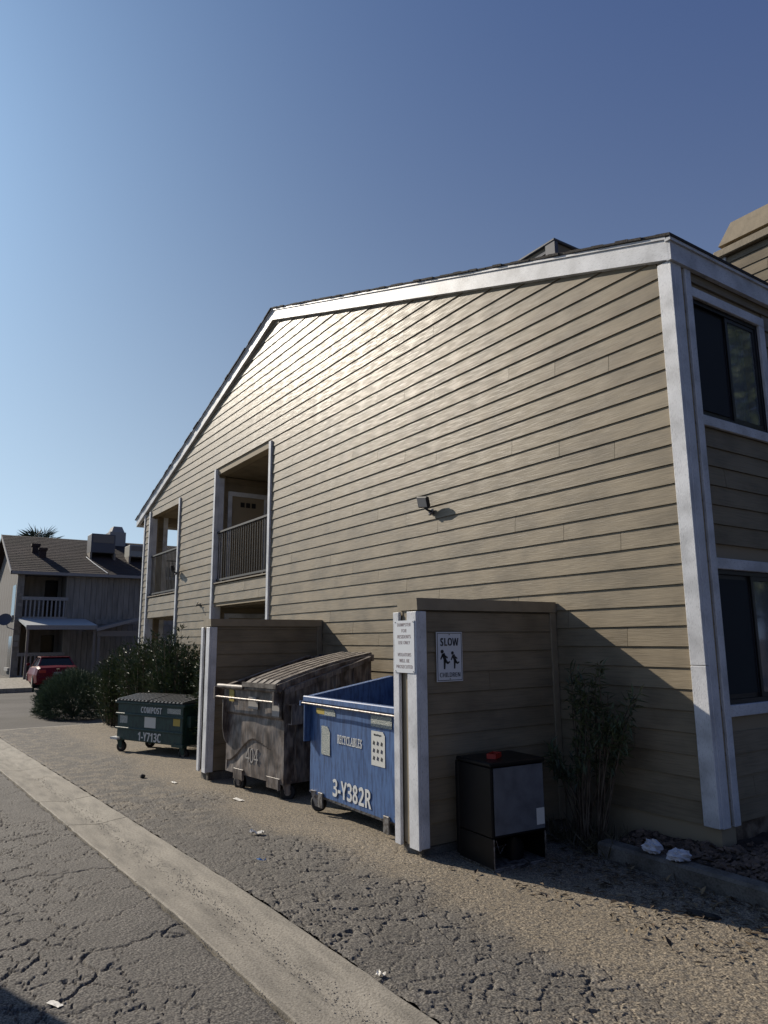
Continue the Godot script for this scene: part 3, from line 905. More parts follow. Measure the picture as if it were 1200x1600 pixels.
func landing(B: Node3D, off: Vector3, xl: float, xr: float, ylow: float, yfl: float, ytop: float, stair: bool) -> void:
	var W := func(x: float, y: float, z: float) -> Vector3:
		return Vector3(x, y, z) + off
	var zback := D - (3.4 if stair else 3.2)
	var bal := group_part(B, "balcony")
	# trims at the edges of the opening, running past both storeys
	strip(B, "opening_trim", W.call(xr - 0.012, -0.2, D - 0.10), W.call(xr + 0.075, ytop + 0.09, D + 0.028), M.white)
	strip(B, "opening_trim", W.call(xl - 0.075, -0.2, D - 0.05), W.call(xl + 0.012, ytop + 0.12, D + 0.028), M.white)
	# white jamb board on the inside, facing the camera
	bx(bal, "jamb", W.call(xl - 0.02, -0.2, D - 0.155), W.call(xl + 0.016, ytop - 0.05, D - 0.0505), M.white)
	# floor, ceilings, walls
	bx(bal, "floor", W.call(xl - 0.03, yfl - 0.16, zback), W.call(xr + 0.03, yfl - 0.005, D - 0.205), M.interior)
	bx(bal, "floor_edge", W.call(xl + 0.016, yfl - 0.002, D - 0.20), W.call(xr - 0.012, yfl + 0.018, D + 0.012), M.tan)
	bx(bal, "ceiling", W.call(xl - 0.03, ytop + 0.005, zback), W.call(xr + 0.03, ytop + 0.01, D - 0.205), M.interior)
	bx(bal, "ceiling_below", W.call(xl - 0.03, ylow - 0.02, zback), W.call(xr + 0.03, ylow + 0.02, D - 0.205), M.interior)
	bx(bal, "right_wall", W.call(xr + 0.02, -0.3, zback), W.call(xr + 0.14, ytop, D - 0.205), M.interior)
	if stair:
		bx(bal, "back_wall", W.call(xl - 0.03, -0.3, zback - 0.12), W.call(xr + 0.03, ytop, zback), M.interior)
		var lw := group_part(bal, "landing_wall")
		siding(lw, W.call(xl - 0.05, 0, 0), Vector3.FORWARD, Vector3.RIGHT, yfl, ytop, func(_y): return [-D + 0.16, -zback], [[5.14, 6.01, yfl, 4.555]], -30.0)
		siding(lw, W.call(xl - 0.05, 0, 0), Vector3.FORWARD, Vector3.RIGHT, -0.05, ylow, func(_y): return [-D + 0.16, -zback], [[5.10, 6.0, -0.5, 2.13]], -30.0)
		bx(lw, "sheathing", W.call(xl - 0.18, -0.3, zback), W.call(xl - 0.0725, ytop, D - 0.21), M.backing)
		for q in [[yfl, 4.555], [-0.1, 2.125]]:
			var d := group_part(B, "door")
			var y0: float = q[0]
			var y1: float = q[1]
			strip(d, "door_trim", W.call(xl - 0.07, y0, -5.22), W.call(xl - 0.025, y1 - 0.092, -5.14), M.white)
			strip(d, "door_trim", W.call(xl - 0.07, y0, -6.01), W.call(xl - 0.025, y1 - 0.092, -5.92), M.white)
			strip(d, "door_trim", W.call(xl - 0.07, y1 - 0.09, -6.01), W.call(xl - 0.024, y1, -5.14), M.whiteh)
			bx(d, "door_leaf", W.call(xl - 0.072, y0, -5.92), W.call(xl - 0.052, y1 - 0.09, -5.22), M.doorpaint)
			for k in 3:
				var zc := -5.45 - 0.12 * k
				bx(d, "door_light", W.call(xl - 0.056, y1 - 0.30, zc - 0.045), W.call(xl - 0.050, y1 - 0.20, zc + 0.045), M.bronze)
			var kn := MB.new()
			kn.tube([W.call(xl - 0.052, y0 + 0.95, -5.28), W.call(xl - 0.0, y0 + 0.95, -5.28)], [0.012, 0.026], 8)
			part(d, "door_knob", kn, M.steel)
	else:
		# corner pier, post and beam; open to the left
		var pr := group_part(bal, "pier")
		siding(pr, W.call(xl - 0.045, 0, 0), Vector3.FORWARD, Vector3.RIGHT, -0.3, 4.9, func(_y): return [-D + 0.16, 5.20], [[4.0, 9.0, yfl - 0.45, yfl]], -30.0)
		bx(pr, "pier_core", W.call(XL + 0.01, -0.3, -5.20), W.call(xl - 0.068, 4.9, D - 0.21), M.siding[1])
		bx(pr, "post", W.call(XL + 0.02, -0.3, -5.31), W.call(xl - 0.04, 4.9, -5.2005), M.white)
		bx(bal, "beam", W.call(XL + 0.03, 4.53, -8.4), W.call(xl - 0.05, 4.9, -5.312), M.interior)
		bx(bal, "side_floor", W.call(XL, 2.12, zback), W.call(xl - 0.032, yfl - 0.005, -5.32), M.siding[2])
		bx(bal, "back_wall", W.call(XL + 0.2, -0.3, zback - 0.3), W.call(xr + 0.03, ytop, zback - 0.2), M.interior)
		railing(B, W.call(XL + 0.12, yfl, -8.0), Vector3(0, 0, 2.66), 26)
	railing(B, W.call(xl + 0.02, yfl + 0.02, D - 0.06), Vector3(xr - xl - 0.035, 0, 0), 24 if stair else 22)

func railing(B: Node3D, o: Vector3, run: Vector3, n: int) -> void:
	var r := group_part(B, "balcony_railing")
	var d := run.normalized()
	var s := Vector3(d.z, 0, -d.x)
	var L := run.length()
	var bar := func(y: float, h: float, w: float) -> MB:
		var b := MB.new()
		b.obox(Transform3D(Basis(d, Vector3.UP, d.cross(Vector3.UP)), o + run / 2.0 + Vector3(0, y, 0)), Vector3(L, h, w))
		return b
	part(r, "top_rail", bar.call(0.985, 0.035, 0.05), M.blackmetal)
	part(r, "bottom_rail", bar.call(0.055, 0.035, 0.035), M.blackmetal)
	for i in n:
		var t := (i + 0.5) / n
		var b := MB.new()
		b.obox(Transform3D(Basis(), o + run * t + Vector3(0, 0.52, 0)), Vector3(0.012, 0.895, 0.012))
		part(r, "baluster", b, M.blackmetal)
	for t in [0.12, 0.88]:
		var b := MB.new()
		b.obox(Transform3D(Basis(), o + run * t + Vector3(0, 0.016, 0)), Vector3(0.04, 0.05, 0.04))
		part(r, "foot", b, M.blackmetal)

# ---------------------------------------------------------------- dumpster enclosure walls
func enclosure(called: String, label: String, xo: float, zf: float, yb: float, yt: float, yg: float) -> void:
	# xo: outer (right) face of the white trim, zf: its front, yb: foot of the boards, yt: top of the cap
	var E := thing(called, label, "wall", Vector3(xo - 0.15, yg, zf), 0.0, "dumpster enclosure walls")
	var off := -E.position
	var W := func(x: float, y: float, z: float) -> Vector3:
		return Vector3(xo + x, y, z) + off
	var zw := D + 0.004
	var ys := yt - 0.093
	bx(E, "core", W.call(-0.275, yb, zw), W.call(-0.040, ys + 0.03, zf - 0.045), M.tan)
	siding(E, W.call(-0.012, 0, 0), Vector3.FORWARD, Vector3.RIGHT, yb + 0.008, ys, func(_y): return [-zf + 0.105, -zw - 0.075], [], -60.0, 0.1575)
	siding(E, W.call(-0.303, 0, 0), Vector3.FORWARD, Vector3.LEFT, yb + 0.008, ys, func(_y): return [-zf + 0.105, -zw - 0.01], [], -60.0, 0.1575)
	strip(E, "back_trim", W.call(-0.035, yb, zw), W.call(-0.004, ys, zw + 0.073), M.tan)
	# white corner boards wrapping the free end
	strip(E, "corner_board", W.call(-0.125, yb - 0.012, zf - 0.028), W.call(0.0, ys - 0.012, zf), M.white)
	strip(E, "corner_board", W.call(-0.03, yb - 0.006, zf - 0.104), W.call(-0.0015, ys - 0.010, zf - 0.0285), M.white)
	strip(E, "corner_board", W.call(-0.315, yb - 0.018, zf - 0.028), W.call(-0.235, ys - 0.012, zf), M.white)
	strip(E, "corner_board", W.call(-0.3135, yb - 0.012, zf - 0.104), W.call(-0.288, ys - 0.010, zf - 0.0285), M.white)
	strip(E, "end_board", W.call(-0.190, yb, zf - 0.044), W.call(-0.126, ys + 0.02, zf - 0.024), M.tan)
	strip(E, "end_board", W.call(-0.234, yb + 0.01, zf - 0.044), W.call(-0.192, ys + 0.02, zf - 0.034), M.tan)
	# cap
	var c := MB.new()
	c.hexa([W.call(-0.262, ys, zw), W.call(0.004, ys, zw), W.call(0.004, ys, zf - 0.012), W.call(-0.262, ys, zf - 0.012),
		W.call(-0.270, yt, zw), W.call(-0.002, yt, zw), W.call(-0.002, yt, zf - 0.010), W.call(-0.270, yt, zf - 0.010)])
	part(E, "cap", c, M.tan)
	# rough footing
	var f := MB.new()
	f.cbox(W.call(-0.29, yg - 0.2, zw), W.call(-0.035, yb, zf - 0.055), 0.012)
	part(E, "footing", f, M.kerb)

# ---------------------------------------------------------------- the building across the lane
func neighbour() -> void:
	var o := Vector3(-38.0, -0.02, -4.3)
	var N := thing("neighbour_building", "weathered grey two-storey building with brown shingle roof behind the red car", "building", o)
	var off := -o
	var W := func(x: float, y: float, z: float) -> Vector3:
		return Vector3(x, y, z) + off
	var X := -38.0
	# vertical grooved boards, upper and lower storey
	var fw := group_part(N, "facade")
	var z := -6.58
	var i := 0
	while z > -13.5:
		var w := 0.27
		for q in [[2.72, 4.90], [-0.1, 2.46]]:
			var b := MB.new()
			b.box(W.call(X - 0.03, q[0], z - w + 0.018), W.call(X + rng.randf_range(-0.003, 0.003), q[1], z))
			part(fw, "board", b, M.ngrey[rng.randi_range(0, 3)])
		z -= w
		i += 1
	bx(fw, "sheathing", W.call(X - 0.25, -0.2, -26.0), W.call(X - 0.031, 4.95, -6.5), M.ngrey[2])
	bx(fw, "floor_band", W.call(X - 0.03, 2.462, -26.0), W.call(X + 0.025, 2.718, -4.3), M.ngrey[0])
	# corner pier with narrow lap boards
	var pier := group_part(N, "corner_pier")
	bx(pier, "pier_core", W.call(X - 0.3, -0.1, -4.60), W.call(X - 0.02, 4.95, -4.32), M.ngrey[1])
	for k in 31:
		var b := MB.new()
		b.hexa([W.call(X - 0.02, -0.05 + k * 0.16, -4.60), W.call(X + 0.012, -0.05 + k * 0.16, -4.60), W.call(X + 0.012, -0.05 + k * 0.16, -4.31), W.call(X - 0.02, -0.05 + k * 0.16, -4.31),
			W.call(X - 0.02, 0.105 + k * 0.16, -4.60), W.call(X + 0.0, 0.105 + k * 0.16, -4.60), W.call(X + 0.0, 0.105 + k * 0.16, -4.31), W.call(X - 0.02, 0.105 + k * 0.16, -4.31)])
		part(pier, "lap_board", b, M.ngrey[rng.randi_range(0, 3)])
	# two recessed balconies
	for q in [[2.72, 4.9, 3.62], [-0.05, 2.46, 0.95]]:
		var bl := group_part(N, "balcony")
		bx(bl, "back_wall", W.call(X - 1.7, q[0], -6.6), W.call(X - 1.6, q[1], -4.5), M.ngrey[3])
		bx(bl, "left_wall", W.call(X - 1.6, q[0], -4.6), W.call(X - 0.31, q[1], -4.5), M.ngrey[3])
		bx(bl, "right_wall", W.call(X - 1.6, q[0], -6.6), W.call(X - 0.26, q[1], -6.52), M.ngrey[3])
		bx(bl, "ceiling", W.call(X - 1.6, q[1], -6.6), W.call(X - 0.3, q[1] + 0.05, -4.5), M.ngrey[3])
		bx(bl, "floor", W.call(X - 1.6, q[0] - 0.1, -6.6), W.call(X - 0.03, q[0], -4.5), M.ngrey[1])
		bx(bl, "balcony_window", W.call(X - 1.6, q[0] + 0.1, -6.35), W.call(X - 1.58, q[0] + 2.0, -5.75), M.carglass)
		bx(bl, "top_beam", W.call(X - 0.08, q[2], -6.62), W.call(X + 0.05, q[2] + 0.16, -4.52), M.ntrim)
		bx(bl, "bottom_beam", W.call(X - 0.06, q[0] + 0.0, -6.60), W.call(X + 0.035, q[0] + 0.10, -4.6), M.ntrim)
		for k in 10:
			var zc := -4.75 - k * 0.188
			bx(bl, "baluster", W.call(X - 0.02, q[0] + 0.101, zc - 0.035), W.call(X + 0.015, q[2] - 0.001, zc + 0.035), M.ntrim)
	# gable end towards the lane
	var gb := group_part(N, "gable_end")
	var pol := PackedVector2Array([Vector2(-38.3, -0.1), Vector2(-38.3, 4.9), Vector2(-43.5, 7.25), Vector2(-48.7, 4.9), Vector2(-48.7, -0.1)])
	var g := MB.new()
	g.prism(pol, -4.50, -4.34, Transform3D(Basis(), off))
	part(gb, "gable_panel", g, M.nworn)
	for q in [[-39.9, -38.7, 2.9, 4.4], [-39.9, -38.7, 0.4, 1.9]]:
		bx(gb, "opening_shade_panel", W.call(q[0], q[2], -4.339), W.call(q[1], q[3], -4.33), M.carglass)  # near-black panel: shade inside a side opening, put into the colour
		bx(gb, "sill", W.call(q[0] - 0.1, q[2] - 0.15, -4.339), W.call(q[1] + 0.1, q[2], -4.24), M.ntrim)
	bx(gb, "corner_trim", W.call(X - 0.12, -0.1, -4.339), W.call(X + 0.02, 4.9, -4.29), M.ntrim)
	# roof: two slopes, fascia, rake
	var roof := group_part(N, "roof")
	var rt := func(x: float) -> float:
		return 4.97 + (-37.6 - x) * 0.42
	for s in [[-37.6, -43.5], [-49.4, -43.5]]:
		var steps := 22
		var b := MB.new()
		for k in steps:
			var xa := lerpf(s[0], s[1], float(k) / steps)
			var xb := lerpf(s[0], s[1], float(k + 1) / steps)
			var ya: float = rt.call(xa if s[0] > -43.5 else -87.0 - xa) + 0.012
			var yb: float = rt.call(xb if s[0] > -43.5 else -87.0 - xb)
			b.hexa([W.call(xa, ya - 0.12, -3.95), W.call(xb, yb - 0.12, -3.95), W.call(xb, yb - 0.12, -26.0), W.call(xa, ya - 0.12, -26.0),
				W.call(xa, ya, -3.95), W.call(xb, yb, -3.95), W.call(xb, yb, -26.0), W.call(xa, ya, -26.0)])
		part(roof, "roof_slope", b, M.nroof)
	bx(roof, "fascia", W.call(-37.6, 4.83, -26.0), W.call(-37.56, 4.97, -3.93), M.ntrim)
	bx(roof, "soffit", W.call(-38.1, 4.84, -26.0), W.call(-37.6, 4.86, -3.95), M.ngrey[1])
	var rk := MB.new()
	rk.hexa([W.call(-37.56, 4.80, -3.92), W.call(-43.5, 7.29, -3.92), W.call(-43.5, 7.29, -3.96), W.call(-37.56, 4.80, -3.96), W.call(-37.56, 4.97, -3.92), W.call(-43.5, 7.46, -3.92), W.call(-43.5, 7.46, -3.96), W.call(-37.56, 4.97, -3.96)])
	part(roof, "rake_board", rk, M.ntrim)
	# vents, chimney
	for q in [[-39.9, -5.55], [-40.6, -5.3]]:
		var v := MB.new()
		var y: float = rt.call(q[0])
		v.cbox(W.call(q[0] - 0.16, y - 0.1, q[1] - 0.17), W.call(q[0] + 0.16, y + 0.40, q[1] + 0.17), 0.03)
		v.box(W.call(q[0] - 0.2, y + 0.33, q[1] - 0.21), W.call(q[0] + 0.2, y + 0.46, q[1] + 0.21))
		part(roof, "vent", v, M.nroof)
	var ch := MB.new()
	ch.box(W.call(-43.9, 6.4, -10.35), W.call(-42.7, 7.95, -9.45))
	part(roof, "chimney", ch, M.ntrim)
	var cc := MB.new()
	cc.hexa([W.call(-43.85, 7.95, -10.28), W.call(-42.75, 7.95, -10.28), W.call(-42.75, 7.95, -9.55), W.call(-43.85, 7.95, -9.55), W.call(-43.7, 8.3, -10.15), W.call(-42.9, 8.3, -10.15), W.call(-42.9, 8.3, -9.68), W.call(-43.7, 8.3, -9.68)])
	part(roof, "chimney_cap", cc, M.ntrim)
	var ppe := MB.new()
	ppe.tube([W.call(-40.2, rt.call(-40.2) + 0.03, -7.75), W.call(-39.2, rt.call(-39.2) + 0.03, -7.95), W.call(-37.7, rt.call(-37.7) + 0.03, -8.35)], [0.03, 0.03, 0.03], 6)
	part(roof, "conduit", ppe, M.galv)
	# air conditioners stand on the roof
	for q in [["rooftop_air_conditioner", "large dark grey air conditioner on the brown shingle roof", -40.6, -8.55, 1.25, 1.0, M.acgrey], ["rooftop_air_conditioner_001", "small pale air conditioner at right on the brown shingle roof", -40.2, -10.6, 1.5, 0.62, M.acpale]]:
		var y: float = rt.call(q[2]) + off.y * 0.0
		var A := thing(q[0], q[1], "air conditioner", Vector3(q[2], y, q[3]), 0.0, "rooftop air conditioners")
		var hh: float = q[5]
		var ww: float = q[4]
		bx(A, "cabinet", Vector3(-0.55, 0.12, -ww / 2), Vector3(0.55, 0.16 + hh, ww / 2), q[6], 0.03)
		bx(A, "grille", Vector3(0.551, 0.12 + hh * 0.55, -ww / 2 + 0.08), Vector3(0.565, 0.10 + hh, ww / 2 - 0.08), M.npost)
		bx(A, "base_rail", Vector3(-0.6, -0.25, -ww / 2 - 0.04), Vector3(0.6, 0.12, -ww / 2 + 0.06), M.npost)
		bx(A, "base_rail", Vector3(-0.6, -0.25, ww / 2 - 0.06), Vector3(0.6, 0.12, ww / 2 + 0.04), M.npost)
	# patio cover and carport roof before the facade
	var pc := thing("patio_cover", "low white metal patio cover on the grey building front", "awning", Vector3(-36.4, -0.02, -5.9))
	var s := MB.new()
	s.hexa([Vector3(1.35, 2.28, -1.55), Vector3(1.35, 2.28, 1.45), Vector3(-1.55, 2.66, 1.45), Vector3(-1.55, 2.66, -1.55), Vector3(1.35, 2.38, -1.55), Vector3(1.35, 2.38, 1.45), Vector3(-1.55, 2.76, 1.45), Vector3(-1.55, 2.76, -1.55)])
	part(pc, "metal_roof", s, M.galv)
	bx(pc, "front_beam", Vector3(1.36, 2.18, -1.55), Vector3(1.42, 2.37, 1.45), M.ntrim)
	for zz in [-1.45, 1.35]:
		bx(pc, "post", Vector3(1.25, -0.35, zz - 0.05), Vector3(1.34, 2.28, zz + 0.05), M.npost)
	var cp := thing("carport_canopy", "sloping pale-edged canopy right of the white patio cover", "canopy", Vector3(-35.5, -0.1, -8.5))
	var e := MB.new()
	e.hexa([Vector3(0.6, 2.22, 1.1), Vector3(0.6, 2.78, -1.0), Vector3(-2.4, 2.78, -1.0), Vector3(-2.4, 2.22, 1.1), Vector3(0.6, 2.28, 1.1), Vector3(0.6, 2.84, -1.0), Vector3(-2.4, 2.84, -1.0), Vector3(-2.4, 2.28, 1.1)])
	part(cp, "canopy_roof", e, M.npost)
	var e2 := MB.new()
	e2.hexa([Vector3(0.62, 2.18, 1.1), Vector3(0.62, 2.74, -1.0), Vector3(0.605, 2.74, -1.0), Vector3(0.605, 2.18, 1.1), Vector3(0.62, 2.32, 1.1), Vector3(0.62, 2.88, -1.0), Vector3(0.605, 2.88, -1.0), Vector3(0.605, 2.32, 1.1)])
	part(cp, "edge_board", e2, M.ntrim)
	bx(cp, "beam", Vector3(0.3, 1.95, -3.0), Vector3(0.5, 2.2, 1.05), M.npost)
	for zz in [0.95, -2.9]:
		bx(cp, "post", Vector3(0.35, -0.4, zz - 0.06), Vector3(0.47, 1.95, zz + 0.06), M.npost)
	# satellite dish, wall notice
	var sd := thing("satellite_dish", "dark round satellite dish at the left edge on the grey building", "dish", Vector3(-37.7, 2.3, -4.0))
	var dm := MB.new()
	var ax := Vector3(0.85, 0.35, 0.3).normalized()
	var s1 := ax.cross(Vector3.UP).normalized()
	var u1 := s1.cross(ax).normalized()
	for k in 20:
		var w0 := TAU * k / 20
		var w1 := TAU * (k + 1) / 20
		var c0 := Vector3(0.15, 0.35, 0.15)
		for ring in 2:
			var r0 := 0.15 * ring
			var r1 := 0.15 * (ring + 1)
			var pts := []
			for e0 in [[r0, w0], [r1, w0], [r1, w1], [r0, w1]]:
				pts.append(c0 + (s1 * cos(e0[1]) + u1 * sin(e0[1])) * e0[0] + ax * (0.5 * e0[0] * e0[0]))
			dm.quad(pts[0], pts[1], pts[2], pts[3])
	part(sd, "reflector", dm, M.acgrey)
	var mst := MB.new()
	mst.tube([Vector3(0, -0.1, -0.27), Vector3(0, 0.0, 0.0), Vector3(0.13, 0.33, 0.13)], [0.025, 0.025, 0.025], 6)
	part(sd, "mast", mst, M.galv)
	var ws := thing("wall_notice", "small white notice board on the grey corner pier", "sign", Vector3(-37.985, 1.35, -4.44))
	bx(ws, "board", Vector3(0.0, 0.0, -0.13), Vector3(0.02, 0.62, 0.13), M.npost)
	bx(ws, "upper_sheet", Vector3(0.021, 0.34, -0.12), Vector3(0.026, 0.60, 0.12), M.acpale)
	bx(ws, "lower_sheet", Vector3(0.021, 0.06, -0.10), Vector3(0.026, 0.28, 0.10), M.ntrim)

# ---------------------------------------------------------------- signs
func signs() -> void:
	var s := thing("traffic_sign", "white SLOW CHILDREN sign with two running figures on the tan wall", "sign", Vector3(-4.449, 1.27, -3.615), PI / 2)
	bx(s, "plate", Vector3(-0.132, 0.0, 0.0), Vector3(0.132, 0.385, 0.004), M.signwhite)
	var bd := MB.new()
	for r in [[-0.124, 0.124, 0.008, 0.012], [-0.124, 0.124, 0.373, 0.377], [-0.124, -0.120, 0.0125, 0.3725], [0.120, 0.124, 0.0125, 0.3725]]:
		bd.box(Vector3(r[0], r[2], 0.0042), Vector3(r[1], r[3], 0.006))
	part(s, "border", bd, M.ink)
	lettering(s, "lettering", "SLOW", Vector3(0, 0.307, 0.0055), Vector2(0.185, 0.062), M.ink)
	lettering(s, "lettering", "CHILDREN", Vector3(0, 0.052, 0.0055), Vector2(0.205, 0.034), M.ink, false, 0.0, 0.003, false)
	for q in [[Vector2(-0.052, 0.165), 1.12], [Vector2(0.050, 0.160), 1.0]]:
		var f := MB.new()
		var c: Vector2 = q[0]
		var k: float = q[1]
		var rod := func(a: Vector2, b: Vector2, ra: float, rb: float) -> void:
			var d := (b - a).normalized().orthogonal()
			var poly := PackedVector2Array([c + (a + d * ra) * k, c + (b + d * rb) * k, c + (b - d * rb) * k, c + (a - d * ra) * k])
			f.prism(poly, 0.0042, 0.0065)
		var hd := PackedVector2Array()
		for j in 12:
			hd.append(c + (Vector2(-0.022, 0.060) + Vector2(cos(TAU * j / 12), sin(TAU * j / 12)) * 0.0135) * k)
		f.prism(hd, 0.0042, 0.0064)
		rod.call(Vector2(-0.014, 0.046), Vector2(0.006, -0.004), 0.014, 0.011)
		rod.call(Vector2(-0.014, 0.040), Vector2(0.026, 0.016), 0.0065, 0.005)
		rod.call(Vector2(-0.020, 0.036), Vector2(-0.036, 0.006), 0.006, 0.0045)
		rod.call(Vector2(0.000, 0.000), Vector2(-0.003, -0.062), 0.010, 0.006)
		rod.call(Vector2(0.004, 0.000), Vector2(0.028, -0.022), 0.010, 0.007)
		rod.call(Vector2(0.026, -0.022), Vector2(0.046, -0.010), 0.006, 0.005)
		part(s, "running_figure", f, M.ink)
	for y in [0.02, 0.365]:
		var bt := MB.new()
		bt.tube([Vector3(0.0, y, 0.003), Vector3(0.0, y, 0.008)], [0.006, 0.005], 8)
		part(s, "bolt", bt, M.steel)
	var n := thing("dumpster_notice", "white notice on the enclosure end reading DUMPSTER FOR RESIDENTS USE ONLY", "sign", Vector3(-4.602, 1.342, -3.288))
	bx(n, "plate", Vector3(-0.133, 0.0, 0.0), Vector3(0.133, 0.405, 0.004), M.signwhite)
	var y0 := 0.372
	for q in [["DUMPSTER", 0.18], ["FOR", 0.066], ["RESIDENTS", 0.18], ["USE ONLY", 0.155], ["", 0.0], ["VIOLATORS", 0.18], ["WILL BE", 0.135], ["PROSECUTED", 0.215]]:
		if q[0] != "":
			lettering(n, "lettering", q[0], Vector3(0.0, y0, 0.0045), Vector2(q[1], 0.026), M.inkred, false, 0.0, 0.001, false)
		y0 -= 0.0465
	for y in [0.012, 0.393]:
		for xx in [-0.12, 0.12]:
			var bt := MB.new()
			bt.tube([Vector3(xx, y, 0.003), Vector3(xx, y, 0.008)], [0.005, 0.004], 6)
			part(n, "screw", bt, M.steel)

# ---------------------------------------------------------------- casters
func caster(parent: Node3D, at: Vector3, r: float, turn: float, plate: Material) -> void:
	# at: point on the ground under the wheel; the fork hangs from a plate above
	var c := group_part(parent, "caster")
	c.position = at
	c.rotation.y = turn
	var w := MB.new()
	w.tube([Vector3(0, r, -0.022), Vector3(0, r, -0.016), Vector3(0, r, 0.016), Vector3(0, r, 0.022)], [r * 0.86, r, r, r * 0.86], 20)
	part(c, "tyre", w, M.rubber)
	var hb := MB.new()
	hb.tube([Vector3(0, r, -0.030), Vector3(0, r, 0.030)], [r * 0.42, r * 0.42], 14)
	part(c, "hub", hb, M.steel)
	var f := MB.new()
	for s in [-1, 1]:
		f.hexa([Vector3(-0.022, r - 0.02, s * 0.033), Vector3(0.022, r - 0.02, s * 0.033), Vector3(0.022, r - 0.02, s * 0.038), Vector3(-0.022, r - 0.02, s * 0.038),
			Vector3(-0.07, r * 2.0 + 0.02, s * 0.033), Vector3(0.03, r * 2.0 + 0.02, s * 0.033), Vector3(0.03, r * 2.0 + 0.02, s * 0.038), Vector3(-0.07, r * 2.0 + 0.02, s * 0.038)])
	f.box(Vector3(-0.08, r * 2.0 + 0.021, -0.05), Vector3(0.04, r * 2.0 + 0.032, 0.05))
	part(c, "fork", f, plate)

func sticker(parent: Node3D, x0: float, x1: float, y0: float, y1: float, z: float, m: Material, torn := 0.0) -> MeshInstance3D:
	var b := MB.new()
	var poly := PackedVector2Array([Vector2(x0, y0), Vector2(x1, y0), Vector2(x1, y1 - torn), Vector2(x1 - torn, y1), Vector2(x0, y1)])
	b.prism(poly, z, z + 0.0012)
	return part(parent, "sticker", b, m)

